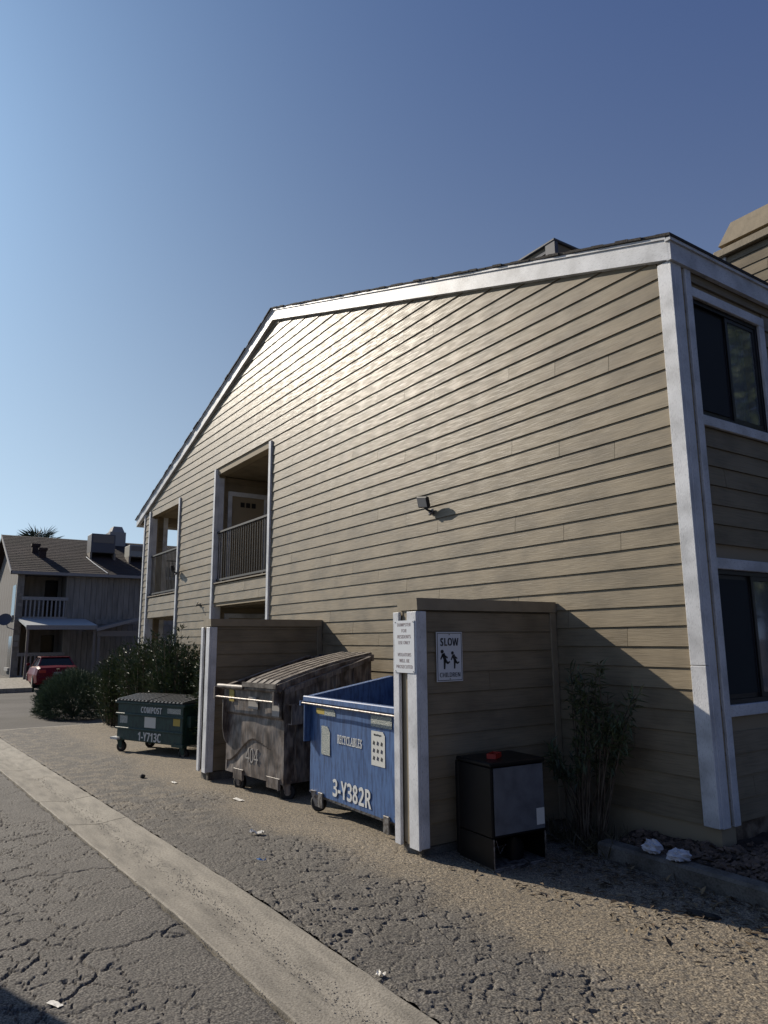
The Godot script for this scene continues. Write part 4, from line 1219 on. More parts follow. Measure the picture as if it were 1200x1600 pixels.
# ---------------------------------------------------------------- dumpsters
func blue_dumpster() -> void:
	var base := Vector3(-6.46, -0.045, -3.45)
	var B := thing("recycling_dumpster", "faded blue steel recycling dumpster stencilled RECYCLABLES and 3-Y382R", "dumpster", base)
	var w := 1.68
	var dep := 1.0
	var yb := 0.178
	var yf := 1.092
	var yr := 1.255
	var th := 0.012
	# front with slight waviness
	var f := MB.new()
	var nx := 40
	var ny := 24
	var nz := noise(FastNoiseLite.TYPE_SIMPLEX_SMOOTH, 1.7, 91, 2)
	var P := func(i: int, j: int) -> Vector3:
		var x := w * i / nx
		var y := lerpf(yb, yf, float(j) / ny)
		return Vector3(x, y, nz.get_noise_2d(x * 1.0, y * 1.0) * 0.004)
	for i in nx:
		for j in ny:
			var a: Vector3 = P.call(i, j)
			var b: Vector3 = P.call(i + 1, j)
			var c: Vector3 = P.call(i + 1, j + 1)
			var d: Vector3 = P.call(i, j + 1)
			f.quad(a, d, c, b)
	f.box(Vector3(0, yb, -th - 0.012), Vector3(w, yf, -0.012))
	part(B, "front_panel", f, M.blue)
	for s in [0.0, w]:
		var sd := MB.new()
		var xi: float = 0.012 if s == 0.0 else w - 0.012
		sd.hexa([Vector3(s, yb, -0.012), Vector3(xi, yb, -0.012), Vector3(xi, yb, -dep), Vector3(s, yb, -dep), Vector3(s, yf, -0.012), Vector3(xi, yf, -0.012), Vector3(xi, yr, -dep), Vector3(s, yr, -dep)])
		part(B, "side_panel", sd, M.blue)
		var lp := MB.new()
		var xa: float = s - 0.075 if s == 0.0 else s - 0.01
		var xb: float = s + 0.01 if s == 0.0 else s + 0.075
		lp.hexa([Vector3(xa, yf - 0.055, 0.0), Vector3(xb, yf - 0.055, 0.0), Vector3(xb, yr - 0.055, -dep), Vector3(xa, yr - 0.055, -dep), Vector3(xa, yf, 0.0), Vector3(xb, yf, 0.0), Vector3(xb, yr, -dep), Vector3(xa, yr, -dep)])
		part(B, "side_rim", lp, M.blue)
		# fork pockets
		var pk := MB.new()
		var px: float = -0.075 if s == 0.0 else w
		pk.box(Vector3(px, 0.69, -0.86), Vector3(px + 0.075, 0.70, -0.02))
		pk.box(Vector3(px, 1.0, -0.86), Vector3(px + 0.075, 1.01, -0.02))
		pk.box(Vector3(px if s == 0.0 else px + 0.065, 0.7005, -0.86), Vector3(px + 0.01 if s == 0.0 else px + 0.075, 0.9995, -0.02))
		part(B, "fork_pocket", pk, M.blue)
	bx(B, "rear_panel", Vector3(0.013, yb, -dep - 0.012), Vector3(w - 0.013, yr, -dep), M.blue)
	bx(B, "floor", Vector3(0.013, yb + 0.005, -dep), Vector3(w - 0.013, yb + 0.02, -0.03), M.blue)
	bx(B, "front_rim", Vector3(-0.078, yf - 0.055, 0.006), Vector3(w + 0.078, yf + 0.002, 0.05), M.blue, 0.008)
	for x in [-0.012, w]:
		bx(B, "side_wing", Vector3(x, 0.66, 0.0), Vector3(x + 0.012, yf - 0.056, 0.07), M.blue)
	var rod := MB.new()
	rod.tube([Vector3(-0.09, 1.028, 0.072), Vector3(w + 0.09, 1.028, 0.072)], [0.009, 0.009], 10)
	part(B, "front_rod", rod, M.steel)
	for x in [-0.07, w + 0.07]:
		bx(B, "rod_bracket", Vector3(x - 0.012, 1.0, 0.0), Vector3(x + 0.012, 1.045, 0.085), M.blue)
	for x in [0.20, w - 0.36]:
		bx(B, "lift_bracket", Vector3(x, 0.075, 0.004), Vector3(x + 0.085, yb + 0.035, 0.022), M.dullsteel, 0.004)
	bx(B, "skid", Vector3(0.05, yb - 0.03, -0.10), Vector3(w - 0.05, yb, -0.02), M.steel)
	bx(B, "skid", Vector3(0.05, yb - 0.03, -dep + 0.05), Vector3(w - 0.05, yb, -dep + 0.13), M.steel)
	caster(B, Vector3(0.11, 0.012, -0.04), 0.082, 0.5, M.steel)
	caster(B, Vector3(w - 0.12, 0.03, -0.04), 0.082, 0.2, M.steel)
	caster(B, Vector3(0.11, 0.012, -dep + 0.1), 0.082, 1.0, M.steel)
	caster(B, Vector3(w - 0.12, 0.03, -dep + 0.1), 0.082, 0.3, M.steel)
	lettering(B, "lettering", "RECYCLABLES", Vector3(0.757, 0.735, 0.006), Vector2(0.43, 0.078), M.stencil, true, 0.0, 0.003)
	lettering(B, "lettering", "3-Y382R", Vector3(0.79, 0.296, 0.006), Vector2(0.66, 0.155), M.stencil, false, 0.0, 0.003)
	sticker(B, 0.235, 0.40, 0.565, 0.83, 0.0045, M.stickerprint, 0.05)
	var st := sticker(B, 1.125, 1.335, 0.585, 0.87, 0.0045, M.sticker, 0.03)
	lettering(B, "lettering", "Mixed Paper", Vector3(1.225, 0.838, 0.0068), Vector2(0.115, 0.02), M.ink, false, 0.0, 0.002)
	for r in 3:
		for c in 3:
			var q := MB.new()
			var ox := 1.165 + c * 0.06
			var oy := 0.770 - r * 0.062
			q.prism(PackedVector2Array([Vector2(ox - 0.018, oy - 0.012), Vector2(ox + 0.012, oy - 0.019), Vector2(ox + 0.02, oy + 0.01), Vector2(ox - 0.006, oy + 0.019)]), 0.0058, 0.0066)
			part(st, "pictogram", q, M.navy if (r + c) % 2 else M.ink)
	sticker(B, 0.13, 0.29, 0.935, 0.988, 0.0045, M.stickeryellow)
	sticker(B, 0.292, 0.50, 0.93, 0.990, 0.0045, M.stickerprint, 0.03)
	sticker(B, 1.12, 1.44, 0.905, 1.0, 0.0045, M.stickerprint)

func brown_dumpster() -> void:
	var B := thing("trash_dumpster", "grimy brown dumpster with one ribbed lid closed between the two enclosure walls", "dumpster", Vector3(-7.06, -0.085, -3.455), deg_to_rad(8))
	# local: front right lower corner at the origin, body to -x and -z
	var yb := 0.185
	var yl := 1.165
	var yr := 1.475
	var dep := 1.20
	var xw := -1.19
	# front: a sheet with a raised arch at the bottom and a crease under the rod
	var f := MB.new()
	var nx := 90
	var ny := 80
	var nz := noise(FastNoiseLite.TYPE_SIMPLEX_SMOOTH, 2.2, 95, 2)
	var arch := func(t: float) -> float:
		# height of the crease along the front, t from left 0 to right 1
		return 0.30 + 0.29 * smoothstep(0.0, 0.52, t) - 0.09 * smoothstep(0.52, 0.85, t)
	var P := func(i: int, j: int) -> Vector3:
		var t := float(i) / nx
		var y := lerpf(yb, yl - 0.02, float(j) / ny)
		var flare := 0.05 * smoothstep(0.2, 1.0, y)
		var x := lerpf(xw - flare, 0.0 - 0.03 * smoothstep(0.5, 1.1, y), t)
		var a: float = arch.call(t)
		var z := -0.016 * (1.0 - smoothstep(a - 0.004, a + 0.010, y)) * smoothstep(a - 0.16, a - 0.03, y) * (1.0 - smoothstep(0.60, 0.85, t))
		z += 0.028 * smoothstep(0.835, 0.865, y)
		z += 0.014 * sin(t * PI) * smoothstep(0.3, 0.7, y) * (1.0 - smoothstep(0.7, 0.9, y))
		z += nz.get_noise_2d(x * 1.2, y * 1.0) * 0.006
		return Vector3(x, y, z)
	for i in nx:
		for j in ny:
			f.quad(P.call(i, j), P.call(i, j + 1), P.call(i + 1, j + 1), P.call(i + 1, j))
	part(B, "front_panel", f, M.brown)
	for s in [0, 1]:
		var x0: float = xw - 0.03 if s == 0 else -0.035
		var x1: float = x0 + 0.03
		var sd := MB.new()
		sd.hexa([Vector3(x0, yb, -0.004), Vector3(x1, yb, -0.004), Vector3(x1, yb, -dep), Vector3(x0, yb, -dep), Vector3(x0, yl - 0.01, -0.004), Vector3(x1, yl - 0.01, -0.004), Vector3(x1, yr, -dep), Vector3(x0, yr, -dep)])
		part(B, "side_panel", sd, M.brown)
		var rm := MB.new()
		var xa: float = x0 - 0.04 if s == 0 else x0
		rm.hexa([Vector3(xa, yl - 0.05, -0.01), Vector3(xa + 0.07, yl - 0.05, -0.01), Vector3(xa + 0.07, yr - 0.04, -dep), Vector3(xa, yr - 0.04, -dep), Vector3(xa, yl + 0.006, -0.01), Vector3(xa + 0.07, yl + 0.006, -0.01), Vector3(xa + 0.07, yr + 0.012, -dep), Vector3(xa, yr + 0.012, -dep)])
		part(B, "side_rim", rm, M.brown)
		for k in 4:
			var zz := -0.16 - k * 0.27
			var rb := MB.new()
			var xr2: float = x0 - 0.022 if s == 0 else x1
			rb.box(Vector3(xr2, yb + 0.02, zz - 0.02), Vector3(xr2 + 0.022, lerpf(yl, yr, -zz / dep) - 0.06, zz + 0.02))
			part(B, "side_rib", rb, M.brown)
		var pk := MB.new()
		var px: float = x0 - 0.10 if s == 0 else x1 + 0.024
		pk.box(Vector3(px, 0.80, -0.8), Vector3(px + 0.076, 0.81, -0.03))
		pk.box(Vector3(px, 1.0, -0.8), Vector3(px + 0.076, 1.01, -0.03))
		pk.box(Vector3(px if s == 0 else px + 0.068, 0.8105, -0.8), Vector3(px + 0.008 if s == 0 else px + 0.076, 0.9995, -0.03))
		part(B, "fork_pocket", pk, M.brown)
	var wing := MB.new()
	wing.prism(PackedVector2Array([Vector2(-0.02, 0.46), Vector2(0.04, 0.54), Vector2(0.07, 0.66), Vector2(0.075, 0.80), Vector2(0.075, 1.0), Vector2(-0.02, 1.0)]), -0.045, -0.03, Transform3D(Basis(Vector3(0, 0, 1), Vector3.UP, Vector3(-1, 0, 0)), Vector3(xw - 0.035, 0, 0)))
	part(B, "side_wing", wing, M.brown)
	bx(B, "rear_panel", Vector3(xw, yb, -dep - 0.03), Vector3(0, yr, -dep), M.brown)
	bx(B, "floor", Vector3(xw, yb, -dep), Vector3(-0.04, yb + 0.03, -0.02), M.brown)
	# front rim, rounded
	var rim := MB.new()
	rim.tube([Vector3(xw - 0.20, yl - 0.025, 0.02), Vector3(xw - 0.16, yl - 0.015, 0.045), Vector3(xw * 0.5, yl - 0.012, 0.05), Vector3(-0.06, yl - 0.015, 0.045), Vector3(-0.03, yl - 0.025, 0.02)], [0.026, 0.03, 0.03, 0.03, 0.026], 10)
	part(B, "front_rim", rim, M.brown)
	var rod := MB.new()
	rod.tube([Vector3(xw - 0.19, 1.030, 0.085), Vector3(-0.06, 1.030, 0.085)], [0.012, 0.012], 10)
	part(B, "front_rod", rod, M.steel)
	for x in [xw - 0.17, -0.075]:
		bx(B, "rod_bracket", Vector3(x - 0.014, 1.0, -0.06), Vector3(x + 0.014, 1.14, 0.10), M.brown)
	# lid on the right half: ribbed, bowed up to the back
	var lid := group_part(B, "lid")
	var lm := MB.new()
	var lx0 := -0.72
	var lx1 := -0.03
	var prof := [0.06]
	var xs := [lx0]
	var hs := [0.0]
	for k in 5:
		var c := lx0 + 0.09 + k * 0.128
		for q in [[-0.052, 0.0], [-0.040, 0.026], [0.040, 0.026], [0.052, 0.0]]:
			xs.append(c + q[0])
			hs.append(q[1])
	xs.append(lx1)
	hs.append(0.0)
	var rows := 14
	var L := func(k: int, j: int) -> Vector3:
		var t := float(j) / rows
		var zz := lerpf(0.10, -dep - 0.10, t)
		var y := yl + 0.062 + (yr - yl - 0.05) * clampf((-zz) / dep, -0.1, 1.1) + 0.028 * sin(t * PI)
		return Vector3(xs[k], y + hs[k] * smoothstep(0.03, 0.07, t), zz)
	for j in rows:
		for k in xs.size() - 1:
			lm.quad(L.call(k, j), L.call(k, j + 1), L.call(k + 1, j + 1), L.call(k + 1, j))
	part(lid, "ribbed_skin", lm, M.lid)
	var sk := MB.new()
	sk.box(Vector3(lx0, yl + 0.005, 0.085), Vector3(lx1, yl + 0.056, 0.102))
	part(lid, "front_lip", sk, M.lid)
	for s in [lx0, lx1]:
		var e := MB.new()
		for j in rows:
			var a: Vector3 = L.call(0 if s == lx0 else xs.size() - 1, j)
			var b: Vector3 = L.call(0 if s == lx0 else xs.size() - 1, j + 1)
			e.quad(a, b, b - Vector3(0, 0.075, 0), a - Vector3(0, 0.075, 0))
		part(lid, "side_lip", e, M.brown)
	# the left lid hangs open behind
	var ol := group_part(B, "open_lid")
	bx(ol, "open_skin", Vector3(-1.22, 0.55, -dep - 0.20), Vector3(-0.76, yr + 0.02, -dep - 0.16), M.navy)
	for x in [[-1.02, -0.80], [-0.32, -0.06]]:
		bx(B, "lift_plate", Vector3(x[0], 0.125, -0.006), Vector3(x[1], 0.24, 0.009), M.brown, 0.003)
		bx(B, "lift_hook", Vector3(x[1] - 0.02, 0.12, 0.0095), Vector3(x[1] - 0.006, 0.235, 0.022), M.brown)
	caster(B, Vector3(-0.06, 0.012, -0.10), 0.085, 0.9, M.brown)
	caster(B, Vector3(xw + 0.15, -0.02, -0.10), 0.085, 0.3, M.brown)
	caster(B, Vector3(-0.08, 0.02, -dep + 0.1), 0.085, 0.2, M.brown)
	caster(B, Vector3(xw + 0.15, -0.02, -dep + 0.1), 0.085, 0.7, M.brown)
	lettering(B, "lettering", "404", Vector3(-0.62, 0.415, 0.004), Vector2(0.26, 0.155), M.scrawl, false, 0.0, 0.018, false)
	sticker(B, -1.10, -0.99, 0.985, 1.12, 0.040, M.stickeryellow, 0.02)
	sticker(B, -0.66, -0.46, 0.93, 1.06, 0.046, M.scrawl, 0.05)
	sticker(B, -0.18, -0.04, 0.88, 1.04, 0.040, M.scrawl, 0.04)

func compost_dumpster() -> void:
	var a := deg_to_rad(21.536)
	var B := thing("compost_dumpster", "small dark green compost dumpster with slatted black lid by the bushes", "dumpster", Vector3(-12.681, -0.205, -3.175), a)
	# local z = 0.10 is the front face, x from 0 to 1.70
	var z1 := 0.10
	var z0 := -0.66
	var w := 1.70
	bx(B, "body", Vector3(0.03, 0.21, z0), Vector3(w - 0.03, 0.80, z1), M.green, 0.01)
	for y in [0.385, 0.612]:
		bx(B, "ridge", Vector3(0.0, y, z1), Vector3(w + 0.0, y + 0.032, z1 + 0.022), M.green, 0.008)
	bx(B, "rim", Vector3(-0.03, 0.79, z0 - 0.02), Vector3(w + 0.03, 0.835, z1 + 0.028), M.green, 0.01)
	for x in [0.0, w]:
		bx(B, "fork_pocket", Vector3(x - 0.06, 0.48, -0.52), Vector3(x + 0.05, 0.66, 0.02), M.green, 0.01)
	bx(B, "corner_plate", Vector3(w - 0.24, 0.19, z1 - 0.05), Vector3(w + 0.02, 0.235, z1 + 0.03), M.green)
	bx(B, "corner_plate", Vector3(-0.06, 0.215, z1 - 0.10), Vector3(0.13, 0.25, z1 + 0.06), M.sticker)
	# two slatted lids, crowned
	for k in 2:
		var lid := group_part(B, "lid")
		var xa := 0.0 + k * 0.86
		var n := 9
		bx(lid, "lid_sheet", Vector3(xa, 0.838, z0), Vector3(xa + 0.84, 0.848, z1 + 0.03), M.greenlid)
		for i in n:
			var x := xa + 0.03 + i * 0.092
			var m := MB.new()
			m.hexa([Vector3(x, 0.846, z1 + 0.03), Vector3(x + 0.05, 0.846, z1 + 0.03), Vector3(x + 0.05, 0.846, z0), Vector3(x, 0.846, z0), Vector3(x + 0.006, 0.868, z1 + 0.02), Vector3(x + 0.044, 0.868, z1 + 0.02), Vector3(x + 0.044, 0.93, -0.3), Vector3(x + 0.006, 0.93, -0.3)])
			m.hexa([Vector3(x, 0.846, -0.3), Vector3(x + 0.05, 0.846, -0.3), Vector3(x + 0.05, 0.846, z0), Vector3(x, 0.846, z0), Vector3(x + 0.006, 0.93, -0.3), Vector3(x + 0.044, 0.93, -0.3), Vector3(x + 0.044, 0.91, z0), Vector3(x + 0.006, 0.91, z0)])
			part(lid, "lid_rib", m, M.sunlitrib)
	for x in [0.02, w - 0.12]:
		caster(B, Vector3(x + 0.05, 0.005, 0.02), 0.085, 0.4, M.green)
		caster(B, Vector3(x + 0.05, 0.0, -0.55), 0.085, 0.9, M.green)
	lettering(B, "lettering", "COMPOST", Vector3(0.905, 0.712, z1 + 0.003), Vector2(0.52, 0.098), M.stencil, false, 0.0, 0.006)
	lettering(B, "lettering", "1-Y713C", Vector3(0.885, 0.298, z1 + 0.003), Vector2(0.57, 0.135), M.stencil, false, 0.0, 0.006)
	sticker(B, 0.10, 0.30, 0.48, 0.60, z1 + 0.001, M.stickerprint)
	sticker(B, 0.745, 1.025, 0.44, 0.605, z1 + 0.001, M.sticker)
	sticker(B, 1.30, 1.62, 0.683, 0.76, z1 + 0.001, M.stickerprint)
	sticker(B, 1.45, 1.61, 0.505, 0.61, z1 + 0.001, M.stickeryellow)

# ---------------------------------------------------------------- the discarded fridge
func fridge() -> void:
	var F := thing("mini_fridge", "black mini fridge with grey back panel against the tan enclosure wall", "fridge", Vector3(-4.085, 0.012, -3.78), deg_to_rad(-4))
	var hx := 0.195
	var hz := 0.245
	bx(F, "cabinet", Vector3(-hx, 0.215, -hz), Vector3(hx, 0.69, hz), M.fridgeblack, 0.008)
	bx(F, "top", Vector3(-hx - 0.012, 0.691, -hz - 0.012), Vector3(hx + 0.014, 0.722, hz + 0.012), M.fridgeblack, 0.008)
	bx(F, "back_panel", Vector3(hx, 0.235, -hz + 0.012), Vector3(hx + 0.006, 0.682, hz - 0.022), M.fridgegrey)
	bx(F, "side_skirt", Vector3(-hx, 0.015, hz - 0.008), Vector3(hx, 0.214, hz), M.fridgeblack)
	bx(F, "side_skirt", Vector3(-hx, 0.015, -hz), Vector3(hx, 0.214, -hz + 0.008), M.fridgeblack)
	bx(F, "door", Vector3(-hx - 0.045, 0.03, -hz), Vector3(-hx - 0.002, 0.688, hz), M.fridgeblack, 0.008)
	bx(F, "base_tray", Vector3(-hx, 0.012, -hz), Vector3(hx, 0.022, hz), M.steel)
	for z in [hz - 0.012, -hz + 0.006]:
		bx(F, "frame_rail", Vector3(hx - 0.004, 0.012, z), Vector3(hx + 0.006, 0.214, z + 0.008), M.steel)
	bx(F, "frame_rail", Vector3(hx - 0.006, 0.0, -hz - 0.01), Vector3(hx + 0.012, 0.011, hz + 0.01), M.steel)
	var cm := MB.new()
	cm.tube([Vector3(0.06, 0.023, -0.05), Vector3(0.06, 0.05, -0.05), Vector3(0.06, 0.12, -0.05), Vector3(0.06, 0.155, -0.05), Vector3(0.06, 0.165, -0.05)], [0.06, 0.075, 0.075, 0.055, 0.01], 16)
	part(F, "compressor", cm, M.fridgeblack)
	var pp := MB.new()
	pp.tube([Vector3(0.06, 0.12, 0.02), Vector3(0.12, 0.14, 0.08), Vector3(0.15, 0.10, 0.15), Vector3(0.15, 0.19, 0.18)], [0.004, 0.004, 0.004, 0.004], 6)
	part(F, "pipe", pp, M.steel)
	bx(F, "label_sheet", Vector3(hx + 0.0065, 0.262, -hz + 0.014), Vector3(hx + 0.008, 0.375, -hz + 0.088), M.sticker)
	var cd := MB.new()
	var pts := []
	var rad := []
	for i in 26:
		var t := i / 25.0
		pts.append(Vector3(hx + 0.01 + 0.10 * sin(t * 5.0) * t + 0.04 * t, 0.05 * (1.0 - t) * (1.0 - t) + 0.010, -0.02 - 0.12 * sin(t * 9.0) * t))
		rad.append(0.005)
	cd.tube(pts, rad, 6)
	part(F, "power_cord", cd, M.rubber)
	var r := thing("red_tray", "small red plastic tray lying on top of the mini fridge", "tray", Vector3(-4.06, 0.735, -3.70), 0.5)
	bx(r, "bottom", Vector3(-0.035, 0.0, -0.065), Vector3(0.035, 0.004, 0.065), M.red)
	for q in [[-0.035, -0.031, -0.065, 0.065], [0.031, 0.035, -0.065, 0.065], [-0.0308, 0.0308, -0.065, -0.061], [-0.0308, 0.0308, 0.061, 0.065]]:
		bx(r, "side", Vector3(q[0], 0.0041, q[2]), Vector3(q[1], 0.034, q[3]), M.red)
	bx(r, "handle", Vector3(-0.012, 0.022, -0.095), Vector3(0.012, 0.030, -0.0652), M.red, 0.003)

# ---------------------------------------------------------------- fixtures on the gable wall
func floodlight(called: String, label: String, at: Vector3, face: Vector3) -> void:
	var F := thing(called, label, "floodlight", at, 0.0, "floodlights on the gable wall")
	var z := face.normalized()
	var x := Vector3.UP.cross(z).normalized()
	var y := z.cross(x)
	var t := Transform3D(Basis(x, y, z) * Basis(Vector3.BACK, -0.16).scaled(Vector3.ONE * 0.88), Vector3(-0.04, 0.105, 0.105))
	var h := MB.new()
	h.cbox(Vector3(-0.105, -0.075, -0.028), Vector3(0.105, 0.075, 0.014), 0.012, t)
	part(F, "housing", h, M.blackmetal)
	var fn := MB.new()
	for i in 7:
		fn.obox(t * Transform3D(Basis(), Vector3(-0.08 + i * 0.027, 0, -0.036)), Vector3(0.006, 0.12, 0.016))
	part(F, "cooling_fins", fn, M.blackmetal)
	var l := MB.new()
	l.obox(t * Transform3D(Basis(), Vector3(0, 0, 0.0155)), Vector3(0.175, 0.115, 0.002))
	part(F, "lens", l, M.lens)
	var ln := MB.new()
	ln.cbox(Vector3(-0.03, -0.03, 0.0), Vector3(0.03, 0.03, 0.02), 0.006)
	part(F, "mount_plate", ln, M.steel)
	var ar := MB.new()
	ar.tube([Vector3(0, 0, 0.02), Vector3(0, 0.01, 0.06), t * Vector3(0.02, -0.085, -0.01)], [0.014, 0.013, 0.012], 8)
	part(F, "swivel_arm", ar, M.blackmetal)
	var sn := MB.new()
	sn.cbox(Vector3(-0.018, -0.045, 0.02), Vector3(0.018, -0.008, 0.055), 0.006)
	part(F, "sensor", sn, M.steel)

func wall_fixtures() -> void:
	floodlight("floodlight", "black floodlight on the middle of the gable wall with its shadow beside it", Vector3(-6.235, 3.03, D + 0.001), Vector3(0.0, -0.35, 1.0))
	floodlight("floodlight_001", "black floodlight beside the far balcony opening on the gable wall", Vector3(-15.30, 3.07, D + 0.03), Vector3(-0.5, -0.25, 1.0))
	var t := thing("wall_tap", "small dark tap on the gable wall between the two balconies", "tap", Vector3(-13.84, 2.31, D + 0.001))
	var b := MB.new()
	b.tube([Vector3(0, 0, 0), Vector3(0, 0, 0.07), Vector3(0.01, -0.03, 0.095)], [0.016, 0.014, 0.012], 8)
	part(t, "spout", b, M.blackmetal)
	var h := MB.new()
	h.tube([Vector3(0, 0.01, 0.05), Vector3(0, 0.05, 0.055)], [0.007, 0.007], 6)
	h.tube([Vector3(-0.035, 0.052, 0.055), Vector3(0.035, 0.052, 0.055)], [0.008, 0.008], 6)
	part(t, "handle", h, M.blackmetal)
	bx(t, "flange", Vector3(-0.035, -0.035, 0.0), Vector3(0.035, 0.035, 0.008), M.blackmetal)

func rooftop_cooler() -> void:
	var C := thing("rooftop_cooler", "dark metal cooler box showing above the white rake of the gable roof", "cooler", Vector3(-6.65, 6.03, -7.45))
	var w := 0.56
	var d := 0.45
	var h := 1.06
	for q in [[-w, -d], [w - 0.07, -d], [-w, d - 0.07], [w - 0.17, d - 0.07]]:
		bx(C, "post", Vector3(q[0], -0.35, q[1]), Vector3(q[0] + (0.07 if q[0] < 0 or q[1] < 0 else 0.17), h - 0.0405, q[1] + 0.07), M.acgrey)
	bx(C, "top", Vector3(-w - 0.01, h - 0.04, -d - 0.01), Vector3(w + 0.01, h, d + 0.01), M.acgrey, 0.01)
	bx(C, "core", Vector3(-w + 0.03, -0.3, -d + 0.03), Vector3(w - 0.03, h - 0.041, d - 0.03), M.interior)
	for k in 8:
		var y := 0.25 + k * 0.095
		var lv := MB.new()
		lv.hexa([Vector3(-w + 0.071, y, d - 0.03), Vector3(w - 0.171, y, d - 0.03), Vector3(w - 0.171, y - 0.01, d - 0.005), Vector3(-w + 0.071, y - 0.01, d - 0.005), Vector3(-w + 0.071, y + 0.05, d - 0.03), Vector3(w - 0.171, y + 0.05, d - 0.03), Vector3(w - 0.171, y + 0.0, d - 0.005), Vector3(-w + 0.071, y + 0.0, d - 0.005)])
		part(C, "louvre", lv, M.acgrey)
	bx(C, "side_panel", Vector3(w - 0.03, 0.0, -d + 0.071), Vector3(w - 0.004, h - 0.041, -0.05), M.acgrey)

# ---------------------------------------------------------------- plants
func rnd_dir() -> Vector3:
	var z := rng.randf_range(-1, 1)
	var a := rng.randf_range(0, TAU)
	var r := sqrt(1.0 - z * z)
	return Vector3(r * cos(a), z, r * sin(a))

# an oleander: many canes from the base, each carrying whorls of long leaves
func oleander(called: String, label: String, at: Vector3, rx: float, rz: float, h: float, canes: int, per: int, bare: float, leaf_len := 0.11, group := "oleander shrubs along the wall") -> void:
	var O := thing(called, label, "shrub", at, 0.0, group)
	var st := MB.new()
	var lf := MB.new()
	lf.colored = true
	for i in canes:
		var a := rng.randf_range(0, TAU)
		var q := sqrt(rng.randf())
		var b0 := Vector3(cos(a) * rx * 0.45 * q, -0.03, sin(a) * rz * 0.45 * q)
		var hh := h * rng.randf_range(0.55, 1.0) * (1.0 - 0.18 * q)
		var tip := Vector3(cos(a) * rx * q * rng.randf_range(0.8, 1.08), hh, sin(a) * rz * q * rng.randf_range(0.8, 1.05))
		var mid := b0.lerp(tip, 0.5) + Vector3(rng.randf_range(-0.06, 0.06), h * 0.08, rng.randf_range(-0.06, 0.06))
		var p := []
		var r := []
		for k in 7:
			var t := k / 6.0
			p.append(b0.lerp(mid, t).lerp(mid.lerp(tip, t), t))
			r.append(lerpf(0.012, 0.0035, t))
		st.tube(p, r, 5, false)
		for k in per:
			var t := lerpf(bare, 1.0, pow(rng.randf(), 0.8))
			var o: Vector3 = b0.lerp(mid, t).lerp(mid.lerp(tip, t), t)
			var ax := (mid.lerp(tip, t) - b0.lerp(mid, t)).normalized()
			var side := rnd_dir()
			side = (side - ax * side.dot(ax)).normalized()
			# short side twig carrying a few leaves
			var o2 := o + side * rng.randf_range(0.0, 0.16)
			for m in 2:
				var d := (ax * rng.randf_range(0.35, 1.1) + side * rng.randf_range(0.4, 1.0) + rnd_dir() * 0.35).normalized()
				var g := rng.randf()
				lf.tint = Color(0.030, 0.052, 0.022).lerp(Color(0.085, 0.118, 0.050), g * g)
				lf.leaf(o2, d, Vector3.UP + rnd_dir() * 0.5, leaf_len * rng.randf_range(0.7, 1.3), leaf_len * 0.105)
	part(O, "canes", st, M.bark)
	part(O, "foliage", lf, M.oleander)

func juniper() -> void:
	var J := thing("juniper_shrub", "low spreading dark green juniper beside the red car", "shrub", Vector3(-20.9, gy(-20.9), -3.95))
	var st := MB.new()
	var lf := MB.new()
	lf.colored = true
	var bump := noise(FastNoiseLite.TYPE_SIMPLEX_SMOOTH, 1.1, 141, 3)
	for i in 26:
		var a := rng.randf_range(0, TAU)
		var e := Vector3(cos(a) * 1.3, rng.randf_range(0.2, 0.7), sin(a) * 0.75) * rng.randf_range(0.5, 0.95)
		st.tube([Vector3(0, -0.05, 0), e * 0.5 + Vector3(0, 0.08, 0), e], [0.03, 0.018, 0.006], 5, false)
	for i in 8000:
		var d := rnd_dir()
		d.y = absf(d.y)
		var rad := 0.84 + 0.14 * bump.get_noise_3dv(d * 1.6) + rng.randf_range(-0.20, 0.05)
		var o := Vector3(d.x * 1.75 * rad, d.y * 1.2 * rad, d.z * 1.0 * rad)
		var g := rng.randf()
		lf.tint = Color(0.050, 0.080, 0.045).lerp(Color(0.14, 0.185, 0.10), g * g)
		var ax := (d + Vector3(0, 0.35, 0) + rnd_dir() * 0.5).normalized()
		# a feathery spray
		for k in 5:
			var s := o + ax * 0.03 * k
			var q := (ax + rnd_dir() * 0.55).normalized()
			lf.leaf(s, q, rnd_dir(), rng.randf_range(0.06, 0.13), 0.0055)
	part(J, "branches", st, M.bark)
	part(J, "foliage", lf, M.juniper)

